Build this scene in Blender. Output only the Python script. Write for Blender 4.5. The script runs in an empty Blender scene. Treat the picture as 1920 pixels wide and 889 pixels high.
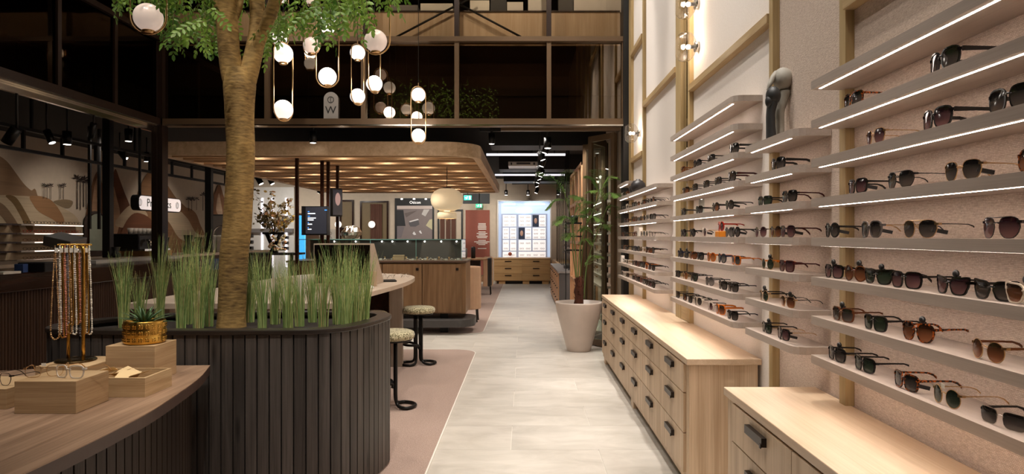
import bpy, bmesh, math, random
from mathutils import Vector, Matrix
random.seed(7)
R = math.radians
C = bpy.context.scene.collection
SC = bpy.context.scene
# ------------------------------------------------------------------ camera
H = 1.49            # eye height
F = 1280.0          # focal length in pixels of a 1920 px wide frame
VX, VY = 982.0, 442.0
cd = bpy.data.cameras.new('camera'); cam = bpy.data.objects.new('camera', cd); C.objects.link(cam)
cam.location = (0, 0, H); cam.rotation_euler = (R(90), 0, 0)
cd.sensor_width = 36; cd.lens = 36 * F / 1920
cd.shift_x = -(VX - 960) / 1920; cd.shift_y = (VY - 444.5) / 1920
cd.clip_start = 0.05; cd.clip_end = 100
SC.camera = cam
# ------------------------------------------------------------------ world, view
w = bpy.data.worlds.new('world'); SC.world = w; w.use_nodes = True
w.node_tree.nodes['Background'].inputs[0].default_value = (0.9, 0.75, 0.62, 1)
w.node_tree.nodes['Background'].inputs[1].default_value = 0.05
SC.view_settings.view_transform = 'Standard'; SC.view_settings.look = 'None'
SC.view_settings.exposure = 0.48; SC.view_settings.gamma = 1.0
SC.view_settings.use_curve_mapping = False
# ------------------------------------------------------------------ lamps
WARM = (1.0, 0.88, 0.74)
def lamp(kind, loc, target, power, color=WARM, size=0.1, size_y=None, angle=60, blend=0.5):
    d = bpy.data.lights.new('lamp_' + kind.lower(), kind); d.energy = power; d.color = color
    if kind == 'AREA':
        d.shape = 'RECTANGLE'; d.size = size; d.size_y = size_y or size
    else: d.shadow_soft_size = size
    if kind == 'SPOT': d.spot_size = R(angle); d.spot_blend = blend
    o = bpy.data.objects.new(d.name, d); C.objects.link(o); o.location = loc
    if target is not None:
        o.rotation_euler = (Vector(target) - Vector(loc)).to_track_quat('-Z', 'Y').to_euler()
    return o
# track spots over the sunglasses wall (ceiling of the double-height hall)
for y, p in ((1.3, 60), (2.6, 340), (4.2, 350), (5.8, 350), (7.4, 350)):
    lamp('SPOT', (1.09, y, 6.0), (1.08, y + .1, 0.8), p, (1, .94, .88), 0.05, angle=30, blend=.6)
for y, p in ((2.6, 100), (4.4, 210), (6.0, 250), (7.6, 250)):
    lamp('SPOT', (-0.6, y, 6.05), (1.35, y + .3, 3.3), p, (1, .95, .90), 0.08, angle=46, blend=.9)
for y, p in ((1.4, 75), (2.8, 95), (4.6, 110), (6.6, 110)):  # unseen spots added as front fill for the shelf edges
    lamp('SPOT', (-1.3, y, 5.9), (1.2, y + .1, 1.0), p, (1, .94, .88), 0.06, angle=44, blend=.9)
# unseen ceiling spots added to light aisle, table, planter, tree
for x, y, tx, ty, p, a in ((0.2, 1.8, .35, 3.0, 170, 56), (0.2, 3.6, .2, 4.6, 200, 60), (0.1, 5.4, .0, 6.2, 210, 60), (0.1, 7.2, .1, 8.4, 210, 60),
                     (-1.9, 1.2, -1.9, 2.9, 170, 34), (-0.6, 1.5, -1.5, 4.0, 330, 40), (-2.9, 2.6, -2.0, 4.2, 130, 50),
                     (-1.0, 5.2, -1.3, 6.6, 220, 60), (-2.4, 6.2, -2.2, 7.2, 160, 50), (-3.6, 6.4, -4.5, 6.6, 50, 60)):
    lamp('SPOT', (x, y, 6.0), (tx, ty, .5), p, (1, .93, .85), 0.06, angle=a, blend=.8)
for x in (-3.0, -1.0, .6):  # spots added to brighten the balustrade boards
    lamp('SPOT', (x, 6.6, 6.1), (x, 8.95, 4.25), 130, (1, .91, .80), 0.06, angle=70, blend=.9)
for x, y in ((-1.9, 2.4), (-.4, 4.0), (-2.2, 5.2)):
    lamp('SPOT', (x, y, 6.1), (-1.6, 4.2, 3.0), 150, (1, .91, .78), 0.06, angle=60, blend=.9)
# light under the mezzanine, beside and beyond the slatted canopy
for y in (9.6, 11.0, 13.0, 15.0, 17.5):
    lamp('SPOT', (0.22, y, 2.9), (0.15, y + .3, 0), 62, (1, .94, .87), 0.05, angle=110, blend=.9)
for y in (12.0, 14.5, 17.5):
    lamp('SPOT', (0.3, y, 2.9), (1.35, y + .2, 1.3), 40, (1, .93, .86), 0.05, angle=90, blend=.9)
for x in (-.6, .1, .8):
    lamp('SPOT', (x, 20.3, 2.8), (x, 21.7, 1.6), 22, (1, .95, .90), 0.05, angle=90, blend=.9)
for i in range(12):                       # point lamps added between the canopy slats to make them glow
    y = 9.70 + .319*2*i + .05
    for x in ((-4.4, -3.2, -2.1, -1.1) if i % 2 else (-3.8, -2.6, -1.6)):
        lamp("POINT", (x, y, 2.66), None, 1.0, (1, .90, .78), 0.03)
for x, y in ((-1.8, 10.4), (-3.0, 11.2), (-1.3, 12.5), (-3.4, 13.6), (-2.0, 14.6), (-2.6, 9.6)):
    lamp('SPOT', (x, y, 2.56), (x, y, 0), 60, (1, .93, .84), 0.04, angle=120, blend=.8)
lamp('SPOT', (.70, 9.6, 2.85), (1.25, 11.2, 1.1), 60, (1, .93, .85), 0.04, angle=80, blend=.8)  # added lamp brightening the shelves behind the folding doors
lamp('SPOT', (1.0, 11.6, 2.9), (1.25, 12.0, 1.0), 50, (1, .93, .85), 0.04, angle=90, blend=.8)  # second added lamp for those shelves
lamp('SPOT', (1.0, 16.4, 2.9), (1.25, 16.6, 1.2), 60, (1, .93, .85), 0.04, angle=110, blend=.8)  # added lamp brightening the long shelves behind the rods
for x, y in ((-3.0, 18.8), (-5.6, 18.8), (-1.6, 18.8), (-7.6, 18.8)):
    lamp('SPOT', (x, y, 3.1), (x, 21.7, 1.2), 120, (1, .95, .88), 0.05, angle=100, blend=.9)
# coffee bar: dim track spots on the mural and the counter
for y, p in ((9.0, 16), (11.5, 34), (13.0, 48), (16.5, 60)):
    lamp('SPOT', (-6.9, y, 3.15), (-9.0, y + .2, 1.4), p, (1, .90, .80), 0.06, angle=80, blend=.9)
for y in (11.0, 13.5):
    lamp('SPOT', (-5.8, y, 3.1), (-6.3, y, 1.2), 16, WARM, 0.05, angle=70, blend=.9)
# ------------------------------------------------------------------ helpers
def P(px, py, Y): return Vector(((px - VX) * Y / F, Y, H - (py - VY) * Y / F))
def PX(px, py, X):                       # point at pixel on the plane x = X
    Y = X * F / (px - VX); return Vector((X, Y, H - (py - VY) * Y / F))
def Ycam(py, z): return (H - z) * F / (py - VY)

class MB:
    def __init__(s): s.bm = bmesh.new()
    def box(s, x0, x1, y0, y1, z0, z1, mi=0):
        v = [s.bm.verts.new(p) for p in ((x0,y0,z0),(x1,y0,z0),(x1,y1,z0),(x0,y1,z0),(x0,y0,z1),(x1,y0,z1),(x1,y1,z1),(x0,y1,z1))]
        for f in ((3,2,1,0),(4,5,6,7),(0,1,5,4),(1,2,6,5),(2,3,7,6),(3,0,4,7)):
            s.bm.faces.new([v[i] for i in f]).material_index = mi
        return s
    def obox(s, c, ax, ay, az, mi=0):     # oriented box: centre and three half-extent vectors
        c, ax, ay, az = map(Vector, (c, ax, ay, az))
        v = [s.bm.verts.new(c + i*ax + j*ay + k*az) for k in (-1,1) for j in (-1,1) for i in (-1,1)]
        for f in ((0,2,3,1),(4,5,7,6),(0,1,5,4),(1,3,7,5),(3,2,6,7),(2,0,4,6)):
            s.bm.faces.new([v[i] for i in f]).material_index = mi
        return s
    def prism(s, poly, z0, z1, mi=0, top=None):
        a = [s.bm.verts.new((p[0], p[1], z0)) for p in poly]; b = [s.bm.verts.new((p[0], p[1], z1)) for p in poly]
        n = len(poly)
        s.bm.faces.new(a[::-1]).material_index = mi; s.bm.faces.new(b).material_index = mi if top is None else top
        for i in range(n): s.bm.faces.new((a[i], a[(i+1)%n], b[(i+1)%n], b[i])).material_index = mi
        return s
    def face(s, pts, mi=0):
        f = s.bm.faces.new([s.bm.verts.new(p) for p in pts]); f.material_index = mi; return s
    def tube(s, pts, r, n=8, mi=0, closed=False, squash=None):
        pts = [Vector(p) for p in pts]; m = len(pts)
        rs = r if isinstance(r, (list, tuple)) else [r]*m
        rings = []; up = None
        for i, p in enumerate(pts):
            if closed: t = pts[(i+1)%m] - pts[i-1]
            else: t = pts[min(i+1, m-1)] - pts[max(i-1, 0)]
            t.normalize()
            if up is None:
                up = Vector((0,0,1)) if abs(t.z) < .9 else Vector((1,0,0))
            a = t.cross(up); 
            if a.length < 1e-4: a = t.orthogonal()
            a.normalize(); b = a.cross(t); up = b
            sq = squash or 1.0
            rings.append([s.bm.verts.new(p + rs[i]*(math.cos(q)*a + sq*math.sin(q)*b)) for q in [2*math.pi*k/n for k in range(n)]])
        for i in range(m if closed else m-1):
            A, B = rings[i], rings[(i+1)%m]
            for k in range(n):
                f = s.bm.faces.new((A[k], A[(k+1)%n], B[(k+1)%n], B[k])); f.smooth = True; f.material_index = mi
        if not closed:
            for rr in (rings[0][::-1], rings[-1]): s.bm.faces.new(rr).material_index = mi
        return s
    def lathe(s, prof, n=32, c=(0,0,0), mi=0, smooth=True, jitter=0):
        rings = []
        for r, z in prof:
            if r < 1e-5: rings.append([s.bm.verts.new((c[0], c[1], c[2]+z))])
            else: rings.append([s.bm.verts.new((c[0]+r*math.cos(2*math.pi*k/n), c[1]+r*math.sin(2*math.pi*k/n), c[2]+z)) for k in range(n)])
        for A, B in zip(rings, rings[1:]):
            for k in range(n):
                if len(A) == 1 and len(B) == 1: continue
                if len(A) == 1: f = s.bm.faces.new((A[0], B[(k+1)%n], B[k]))
                elif len(B) == 1: f = s.bm.faces.new((A[k], A[(k+1)%n], B[0]))
                else: f = s.bm.faces.new((A[k], A[(k+1)%n], B[(k+1)%n], B[k]))
                f.smooth = smooth; f.material_index = mi
        return s
    def ball(s, c, rx, ry=None, rz=None, u=20, v=12, mi=0):
        ry = ry or rx; rz = rz or rx
        M = Matrix.Translation(c) @ Matrix.Diagonal((rx, ry, rz, 1))
        g = bmesh.ops.create_uvsphere(s.bm, u_segments=u, v_segments=v, radius=1, matrix=M)
        for q in g['verts']:
            for f in q.link_faces: f.smooth = True; f.material_index = mi
        return s
    def mesh(s, name, mats):
        bmesh.ops.recalc_face_normals(s.bm, faces=s.bm.faces[:])
        me = bpy.data.meshes.new(name); s.bm.to_mesh(me); s.bm.free()
        for m in (mats if isinstance(mats, (list, tuple)) else [mats]): me.materials.append(m)
        return me
    def build(s, name, mats, parent=None, bevel=0, seg=2, **props):
        return link(name, s.mesh(name, mats), parent, bevel, seg, **props)

def link(name, me, parent=None, bevel=0, seg=2, **props):
    o = bpy.data.objects.new(name, me); C.objects.link(o)
    if parent is not None:
        o.parent = parent
        q = parent; off = Vector((0,0,0))
        while q is not None:
            if q.get('_w'): break
            off += Vector(q.location); q = q.parent
        if not parent.get('_local'): o.location = -off
    if bevel:
        b = o.modifiers.new('bevel', 'BEVEL'); b.width = bevel; b.segments = seg; b.limit_method = 'ANGLE'; b.angle_limit = R(40)
        b.harden_normals = False
    for k, v in props.items(): o[k] = v
    return o
def thing(name, label, cat, loc=(0,0,0), rz=0, group=None, local=False):
    o = bpy.data.objects.new(name, None); C.objects.link(o); o.location = loc; o.rotation_euler = (0,0,rz)
    o.empty_display_size = .05
    o['label'] = label; o['category'] = cat
    if group: o['group'] = group
    if local: o['_local'] = 1
    return o
def tag(o, label, cat, group=None, kind=None):
    o['label'] = label; o['category'] = cat
    if group: o['group'] = group
    if kind: o['kind'] = kind
    return o
def struct(o, label=None):
    o['kind'] = 'structure'
    if label: o['label'] = label
    return o
def catmull(pts, n=6, closed=False):
    pts = [Vector(p) for p in pts]; out = []; m = len(pts)
    rng = range(m if closed else m-1)
    for i in rng:
        if closed: p0, p1, p2, p3 = pts[i-1], pts[i], pts[(i+1)%m], pts[(i+2)%m]
        else: p0, p1, p2, p3 = pts[max(i-1,0)], pts[i], pts[i+1], pts[min(i+2,m-1)]
        for k in range(n):
            t = k/n
            out.append(.5*((2*p1)+(p2-p0)*t+(2*p0-5*p1+4*p2-p3)*t*t+(3*p1-p0-3*p2+p3)*t**3))
    if not closed: out.append(pts[-1])
    return out
# ------------------------------------------------------------------ materials
def srgb(r, g, b):
    f = lambda c: (c/255/12.92) if c/255 <= .04045 else ((c/255+.055)/1.055)**2.4
    return (f(r), f(g), f(b), 1)
def newmat(name):
    m = bpy.data.materials.new(name); m.use_nodes = True
    return m, m.node_tree, m.node_tree.nodes['Principled BSDF']
def setp(b, **k):
    for n, v in k.items(): b.inputs[n.replace('_', ' ')].default_value = v
def plain(name, col, rough=.5, metal=0, bump=0, bscale=200, spec=.5, coat=0, var=0.04):
    m, t, b = newmat(name); setp(b, Base_Color=col, Roughness=rough, Metallic=metal); b.inputs['Specular IOR Level'].default_value = spec
    if coat: b.inputs['Coat Weight'].default_value = coat
    tc = t.nodes.new('ShaderNodeTexCoord'); nz = t.nodes.new('ShaderNodeTexNoise'); nz.inputs['Scale'].default_value = 9
    t.links.new(tc.outputs['Object'], nz.inputs['Vector'])
    hs = t.nodes.new('ShaderNodeHueSaturation'); hs.inputs['Color'].default_value = col
    mr = t.nodes.new('ShaderNodeMapRange'); mr.inputs[3].default_value = 1-var*2; mr.inputs[4].default_value = 1+var*2
    t.links.new(nz.outputs['Fac'], mr.inputs[0]); t.links.new(mr.outputs[0], hs.inputs['Value']); t.links.new(hs.outputs[0], b.inputs['Base Color'])
    if bump:
        n2 = t.nodes.new('ShaderNodeTexNoise'); n2.inputs['Scale'].default_value = bscale
        t.links.new(tc.outputs['Object'], n2.inputs['Vector'])
        bp = t.nodes.new('ShaderNodeBump'); bp.inputs['Strength'].default_value = bump; bp.inputs['Distance'].default_value = .002
        t.links.new(n2.outputs['Fac'], bp.inputs['Height']); t.links.new(bp.outputs[0], b.inputs['Normal'])
    return m
def emit(name, col, strength, rough=.4):
    m, t, b = newmat(name); setp(b, Base_Color=col, Roughness=rough); b.inputs['Emission Color'].default_value = col
    b.inputs['Emission Strength'].default_value = strength; return m
def glass(name, col=(1,1,1,1), rough=0.0, ior=1.45, trans=None):
    """thin clear pane: mostly lets light through, reflects a little"""
    m, t, b = newmat(name); t.nodes.remove(b)
    out = t.nodes['Material Output']
    tr = t.nodes.new('ShaderNodeBsdfTransparent'); tr.inputs[0].default_value = col
    gl = t.nodes.new('ShaderNodeBsdfGlossy'); gl.inputs['Roughness'].default_value = rough
    lw = t.nodes.new('ShaderNodeLayerWeight'); lw.inputs[0].default_value = .5
    pw_ = t.nodes.new('ShaderNodeMath'); pw_.operation = 'POWER'; pw_.inputs[1].default_value = 5
    ma = t.nodes.new('ShaderNodeMath'); ma.operation = 'MULTIPLY_ADD'; ma.inputs[1].default_value = .9; ma.inputs[2].default_value = .035
    mx = t.nodes.new('ShaderNodeMixShader')
    t.links.new(lw.outputs['Facing'], pw_.inputs[0]); t.links.new(pw_.outputs[0], ma.inputs[0])
    t.links.new(ma.outputs[0], mx.inputs[0]); t.links.new(tr.outputs[0], mx.inputs[1]); t.links.new(gl.outputs[0], mx.inputs[2])
    t.links.new(mx.outputs[0], out.inputs[0]); return m
def wood(name, c1, c2, axis='z', scale=1.0, rough=.5, rand=.12, contrast=1.0, bump=.15, knots=False):
    m, t, b = newmat(name); N, L = t.nodes.new, t.links.new
    b.inputs['Roughness'].default_value = rough; b.inputs['Specular IOR Level'].default_value = .35
    tc = N('ShaderNodeTexCoord'); oi = N('ShaderNodeObjectInfo'); mp = N('ShaderNodeMapping')
    add = N('ShaderNodeVectorMath'); add.operation = 'ADD'
    ml = N('ShaderNodeMath'); ml.operation = 'MULTIPLY'; ml.inputs[1].default_value = 7.3
    L(oi.outputs['Random'], ml.inputs[0])
    L(tc.outputs['Object'], add.inputs[0]); L(ml.outputs[0], add.inputs[1]); L(add.outputs[0], mp.inputs[0])
    s = {'x': (1.2, 22, 22), 'y': (22, 1.2, 22), 'z': (22, 22, 1.2), 'h': (1.6, 1.6, 30)}[axis]
    mp.inputs['Scale'].default_value = [q*scale for q in s]
    n1 = N('ShaderNodeTexNoise'); n1.inputs['Scale'].default_value = 1; n1.inputs['Detail'].default_value = 5; n1.inputs['Distortion'].default_value = .6
    L(mp.outputs[0], n1.inputs['Vector'])
    mp2 = N('ShaderNodeMapping'); mp2.inputs['Scale'].default_value = [(q*9 if q > 2 else q*2.5)*scale for q in s]
    L(add.outputs[0], mp2.inputs[0])
    n2 = N('ShaderNodeTexNoise'); n2.inputs['Scale'].default_value = 1; n2.inputs['Detail'].default_value = 3
    L(mp2.outputs[0], n2.inputs['Vector'])
    mx = N('ShaderNodeMix'); mx.data_type = 'FLOAT'; mx.inputs[0].default_value = .4
    L(n1.outputs['Fac'], mx.inputs[2]); L(n2.outputs['Fac'], mx.inputs[3])
    cr = N('ShaderNodeValToRGB'); cr.color_ramp.elements[0].position = .5-.16/contrast; cr.color_ramp.elements[1].position = .5+.16/contrast
    cr.color_ramp.elements[0].color = c2; cr.color_ramp.elements[1].color = c1
    L(mx.outputs[0], cr.inputs[0])
    hs = N('ShaderNodeHueSaturation'); L(cr.outputs[0], hs.inputs['Color'])
    mr = N('ShaderNodeMapRange'); mr.inputs[3].default_value = 1-rand; mr.inputs[4].default_value = 1+rand
    L(oi.outputs['Random'], mr.inputs[0]); L(mr.outputs[0], hs.inputs['Value'])
    last = hs.outputs[0]
    if knots:
        vo = N('ShaderNodeTexVoronoi'); mpk = N('ShaderNodeMapping')
        mpk.inputs['Scale'].default_value = {'x': (1.6, 9, 9), 'y': (9, 1.6, 9), 'z': (9, 9, 1.8)}[axis]
        L(add.outputs[0], mpk.inputs[0]); L(mpk.outputs[0], vo.inputs['Vector']); vo.inputs['Scale'].default_value = 1
        kr = N('ShaderNodeMapRange'); kr.inputs[1].default_value = .05; kr.inputs[2].default_value = .17; L(vo.outputs['Distance'], kr.inputs[0])
        mk = N('ShaderNodeMix'); mk.data_type = 'RGBA'; mk.inputs[6].default_value = [q*.35 for q in c2[:3]]+[1]
        L(kr.outputs[0], mk.inputs[0]); L(last, mk.inputs[7]); last = mk.outputs[2]
    L(last, b.inputs['Base Color'])
    bp = N('ShaderNodeBump'); bp.inputs['Strength'].default_value = bump; bp.inputs['Distance'].default_value = .003
    L(n2.outputs['Fac'], bp.inputs['Height']); L(bp.outputs[0], b.inputs['Normal'])
    return m
M = {}
M['oak_x'] = wood('oak_x', srgb(210,182,148), srgb(182,150,116), 'x', .8, .45)
M['oak_y'] = wood('oak_y', srgb(222,196,166), srgb(202,172,140), 'y', .8, .42)
M['oak_z'] = wood('oak_z', srgb(208,182,152), srgb(178,150,120), 'z', .8, .5, rand=.08, contrast=1.3)
M['post'] = wood('post_wood', srgb(184,160,116), srgb(154,128,86), 'z', 1.2, .5, rand=.04)
M['post_y'] = wood('rail_wood', srgb(188,162,120), srgb(160,132,92), 'y', 1.2, .5, rand=.04)
M['block'] = wood('block_wood', srgb(200,170,132), srgb(166,134,96), 'h', 1.0, .5, rand=.06)
M['tray'] = wood('tray_wood', srgb(208,180,140), srgb(172,140,100), 'h', 2.0, .5, rand=.06)
M['walnut_y'] = wood('table_walnut', srgb(162,132,108), srgb(108,84,66), 'y', .8, .4, contrast=.9)
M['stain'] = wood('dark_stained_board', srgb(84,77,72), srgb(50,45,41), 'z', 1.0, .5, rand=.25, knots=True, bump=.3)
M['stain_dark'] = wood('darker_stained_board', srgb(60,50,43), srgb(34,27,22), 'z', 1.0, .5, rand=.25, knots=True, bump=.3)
M['canopy'] = wood('canopy_pine', srgb(214,182,142), srgb(176,142,104), 'x', .7, .55, rand=.12, knots=True)
M['canopy_y'] = wood('canopy_pine_y', srgb(216,188,154), srgb(184,154,120), 'y', .7, .55, rand=.05)
M['cabinet'] = wood('counter_oak', srgb(158,122,88), srgb(116,86,58), 'z', .9, .45, rand=.05)
M['backoak'] = wood('back_drawer_oak', srgb(210,170,118), srgb(182,140,92), 'x', .9, .45, rand=.04)
M['balus'] = wood('balustrade_oak', srgb(204,182,154), srgb(180,154,124), 'z', .9, .45, rand=.05)
M['flute'] = wood('fluted_walnut', srgb(96,70,54), srgb(66,46,34), 'z', 1, .5, rand=.02)
M['lattice'] = wood('lattice_wood', srgb(186,142,104), srgb(150,108,74), 'z', 1, .5, rand=.06)
M['darkwood'] = wood('dark_bar_wood', srgb(58,34,24), srgb(34,19,13), 'y', 1, .22, rand=.02)
M['shelf'] = wood('shelf_laminate', srgb(186,172,160), srgb(172,157,145), 'y', 1.3, .5, rand=.02, bump=.03)
M['desk'] = plain('desk_laminate', srgb(206,186,166), .4, bump=.05)
M['desk_side'] = wood('desk_side', srgb(170,156,142), srgb(152,138,124), 'z', 1, .5, rand=.02)
M['bronze'] = plain('bronze_frame', srgb(108,86,64), .4, .4)
M['bronze_dark'] = plain('dark_bronze_frame', srgb(48,33,25), .4, .4)
M['black'] = plain('black_paint', srgb(20,18,17), .5)
M['rim'] = plain('planter_rim', srgb(46,39,34), .32, .2)
M['blackmetal'] = plain('black_metal', srgb(30,28,27), .35, .6)
M['handle'] = plain('handle_bronze', srgb(48,40,36), .4, .6)
M['gold'] = plain('brushed_gold', srgb(206,160,78), .3, 1.0)
M['brass'] = plain('satin_brass', srgb(214,176,128), .28, 1.0)
M['chrome'] = plain('chrome', srgb(220,216,210), .15, 1.0)
M['white'] = plain('white_satin', srgb(226,220,212), .4)
M['whiteplastic'] = plain('white_plastic', srgb(214,208,200), .35)
M['grey'] = plain('grey_plastic', srgb(120,114,110), .4)
M['darkgrey'] = plain('dark_grey_laminate', srgb(70,66,64), .5)
M['soil'] = plain('soil', srgb(36,28,22), .95, bump=1, bscale=60)
M['pot'] = plain('pot_ceramic', srgb(206,190,178), .35, bump=.1, bscale=40)
M['wallback'] = plain('plaster_beige', srgb(206,188,166), .8, bump=.15, bscale=90)
M['ceil'] = plain('black_ceiling', srgb(38,34,31), .9, bump=.6, bscale=300)
M['ceil2'] = plain('hall_ceiling', srgb(60,52,46), .9)
M['upper'] = plain('upper_floor_dark', srgb(52,38,28), .8)
M['sidewall'] = plain('side_wall_paint', srgb(120,104,90), .8)
M['led'] = emit('led_strip', (1, .85, .75, 1), 20)
M['ledcool'] = emit('led_tube', (.95, .92, 1, 1), .75)
M['spotglow'] = emit('spot_lens', (1, .93, .85, 1), 9)
M['opal'] = emit('opal_glass_lit', (1, .93, .86, 1), .62, .25)
M['opalglow'] = emit('opal_glass_unlit_glow', srgb(226,204,190), .33, .25)  # unlit globes: faint glow put into the material in place of received light
M['lantern'] = emit('lantern_paper', srgb(240,218,180), .22, .7)
M['shade'] = glass('lamp_shade_glass', (.90,.88,.85,1))
for n_ in M['shade'].node_tree.nodes:
    if n_.type == 'MATH' and n_.operation == 'MULTIPLY_ADD': n_.inputs[2].default_value = .16
M['fleck'] = plain('white_paper', srgb(232,226,214), .7)
M['stone_pale'] = plain('pale_stone', srgb(150,144,132), .65, bump=.4, bscale=50, var=.14)
M['stone_dark'] = plain('black_stone', srgb(38,37,36), .5, bump=.2, bscale=60)
M['vase'] = plain('black_vase', srgb(44,40,40), .42)
M['beige_fab'] = plain('beige_upholstery', srgb(196,160,128), .85, bump=.5, bscale=400)
M['redpanel'] = plain('brick_red_panel', srgb(150,84,68), .8)
M['curtain'] = plain('brown_curtain', srgb(96,62,48), .85)
M['doorglass'] = plain('dim_room', srgb(120,100,68), .6)
M['exit'] = emit('exit_green', srgb(30,190,140), .8)
M['exitw'] = emit('exit_white', (1,1,1,1), .8)
M['screen'] = emit('dark_screen', srgb(46,46,52), .5, .2)
M['blue'] = emit('blue_glow', srgb(70,170,240), .9)
M['case'] = emit('lit_showcase', srgb(190,206,232), .42)
M['caseframe'] = plain('pale_blue_frame', srgb(176,188,216), .4)
M['casesign'] = emit('lit_sign', (.85,1,1,1), 1.6)
M['clear'] = glass('clear_glass', (.93,.97,.95,1))
M['mirror'] = plain('mirror', srgb(200,198,190), .03, 1.0, var=0)
M['red'] = plain('red_acetate', srgb(170,40,24), .25)
M['orange'] = plain('orange_block', srgb(226,140,30), .4)
M['bark_f'] = plain('palm_bark', srgb(84,44,26), .9, bump=1, bscale=50, var=.2)
# tiled floor
def tile_mat():
    m, t, b = newmat('floor_tile'); N, L = t.nodes.new, t.links.new
    tc = N('ShaderNodeTexCoord'); oi = N('ShaderNodeObjectInfo')
    ad = N('ShaderNodeVectorMath'); ad.operation = 'ADD'; L(tc.outputs['Object'], ad.inputs[0])
    cmb = N('ShaderNodeCombineXYZ'); mm = N('ShaderNodeMath'); mm.operation='MULTIPLY'; mm.inputs[1].default_value = 31
    L(oi.outputs['Random'], mm.inputs[0]); L(mm.outputs[0], cmb.inputs[2]); L(cmb.outputs[0], ad.inputs[1])
    mp = N('ShaderNodeMapping'); mp.inputs['Scale'].default_value = (1, 2.2, 1); L(ad.outputs[0], mp.inputs[0])
    n1 = N('ShaderNodeTexNoise'); n1.inputs['Scale'].default_value = 2.2; n1.inputs['Detail'].default_value = 6; n1.inputs['Roughness'].default_value=.65; n1.inputs['Distortion'].default_value=.8
    L(mp.outputs[0], n1.inputs['Vector'])
    cr = N('ShaderNodeValToRGB'); e = cr.color_ramp.elements; e[0].position=.3; e[1].position=.68
    e[0].color = srgb(186,179,168); e[1].color = srgb(212,205,195); L(n1.outputs['Fac'], cr.inputs[0])
    hs = N('ShaderNodeHueSaturation'); mr = N('ShaderNodeMapRange'); mr.inputs[3].default_value=.97; mr.inputs[4].default_value=1.03
    L(oi.outputs['Random'], mr.inputs[0]); L(mr.outputs[0], hs.inputs['Value']); L(cr.outputs[0], hs.inputs['Color']); L(hs.outputs[0], b.inputs['Base Color'])
    rr = N('ShaderNodeMapRange'); rr.inputs[3].default_value=.32; rr.inputs[4].default_value=.5; L(n1.outputs['Fac'], rr.inputs[0]); L(rr.outputs[0], b.inputs['Roughness'])
    return m
M['tile'] = tile_mat()
M['grout'] = plain('pale_grout', srgb(226,220,210), .7)
def carpet_mat():
    m, t, b = newmat('carpet'); N, L = t.nodes.new, t.links.new
    tc = N('ShaderNodeTexCoord'); n = N('ShaderNodeTexNoise'); n.inputs['Scale'].default_value = 160; n.inputs['Detail'].default_value=3
    L(tc.outputs['Object'], n.inputs['Vector'])
    cr = N('ShaderNodeValToRGB'); e = cr.color_ramp.elements; e[0].position=.35; e[1].position=.65
    e[0].color = srgb(146,120,106); e[1].color = srgb(188,162,148); L(n.outputs['Fac'], cr.inputs[0]); L(cr.outputs[0], b.inputs['Base Color'])
    b.inputs['Roughness'].default_value = .95; b.inputs['Sheen Weight'].default_value=.3
    bp = N('ShaderNodeBump'); bp.inputs['Strength'].default_value=.6; bp.inputs['Distance'].default_value=.004; L(n.outputs['Fac'], bp.inputs['Height']); L(bp.outputs[0], b.inputs['Normal'])
    return m
M['carpet'] = carpet_mat()
M['tweed'] = carpet_mat(); M['tweed'].name = 'green_beige_tweed'
for n_ in M['tweed'].node_tree.nodes:
    if n_.type == 'VALTORGB': n_.color_ramp.elements[0].color = srgb(88,80,44); n_.color_ramp.elements[1].color = srgb(214,204,168); n_.color_ramp.elements[0].position = .42; n_.color_ramp.elements[1].position = .56
    if n_.type == 'TEX_NOISE': n_.inputs['Scale'].default_value = 75; n_.inputs['Distortion'].default_value = 1.5
def weave_mat(name, c1, c2, sc=1.0, strength=.8):
    m, t, b = newmat(name); N, L = t.nodes.new, t.links.new
    tc = N('ShaderNodeTexCoord'); mp = N('ShaderNodeMapping')
    sp = N('ShaderNodeSeparateXYZ'); cb = N('ShaderNodeCombineXYZ'); L(tc.outputs['Object'], sp.inputs[0])
    L(sp.outputs['Y'], cb.inputs[0]); L(sp.outputs['Z'], cb.inputs[1]); L(cb.outputs[0], mp.inputs[0])
    br = N('ShaderNodeTexBrick'); br.inputs['Scale'].default_value = 1; br.offset = .5
    br.inputs['Brick Width'].default_value = .0078*sc; br.inputs['Row Height'].default_value = .0062*sc; br.inputs['Mortar Size'].default_value = .0009*sc
    br.inputs['Mortar Smooth'].default_value = .6; br.inputs['Color1'].default_value = (1,1,1,1); br.inputs['Color2'].default_value=(.6,.6,.6,1); br.inputs['Mortar'].default_value=(.12,.12,.12,1)
    L(mp.outputs[0], br.inputs['Vector'])
    mp3 = N('ShaderNodeMapping'); mp3.inputs['Scale'].default_value = (40, 220, 1); L(cb.outputs[0], mp3.inputs[0])
    n = N('ShaderNodeTexNoise'); n.inputs['Scale'].default_value = 1.0; n.inputs['Detail'].default_value = 4; L(mp3.outputs[0], n.inputs['Vector'])
    mx = N('ShaderNodeMix'); mx.data_type='FLOAT'; mx.inputs[0].default_value=.55
    bw = N('ShaderNodeRGBToBW'); L(br.outputs['Color'], bw.inputs[0]); L(bw.outputs[0], mx.inputs[2]); L(n.outputs['Fac'], mx.inputs[3])
    cr = N('ShaderNodeValToRGB'); e = cr.color_ramp.elements; e[0].position=.12; e[1].position=.8; e[0].color=c2; e[1].color=c1
    L(mx.outputs[0], cr.inputs[0]); L(cr.outputs[0], b.inputs['Base Color']); b.inputs['Roughness'].default_value=.85; b.inputs['Specular IOR Level'].default_value=.25
    bp = N('ShaderNodeBump'); bp.inputs['Strength'].default_value=strength; bp.inputs['Distance'].default_value=.002; L(mx.outputs[0], bp.inputs['Height']); L(bp.outputs[0], b.inputs['Normal'])
    return m
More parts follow.
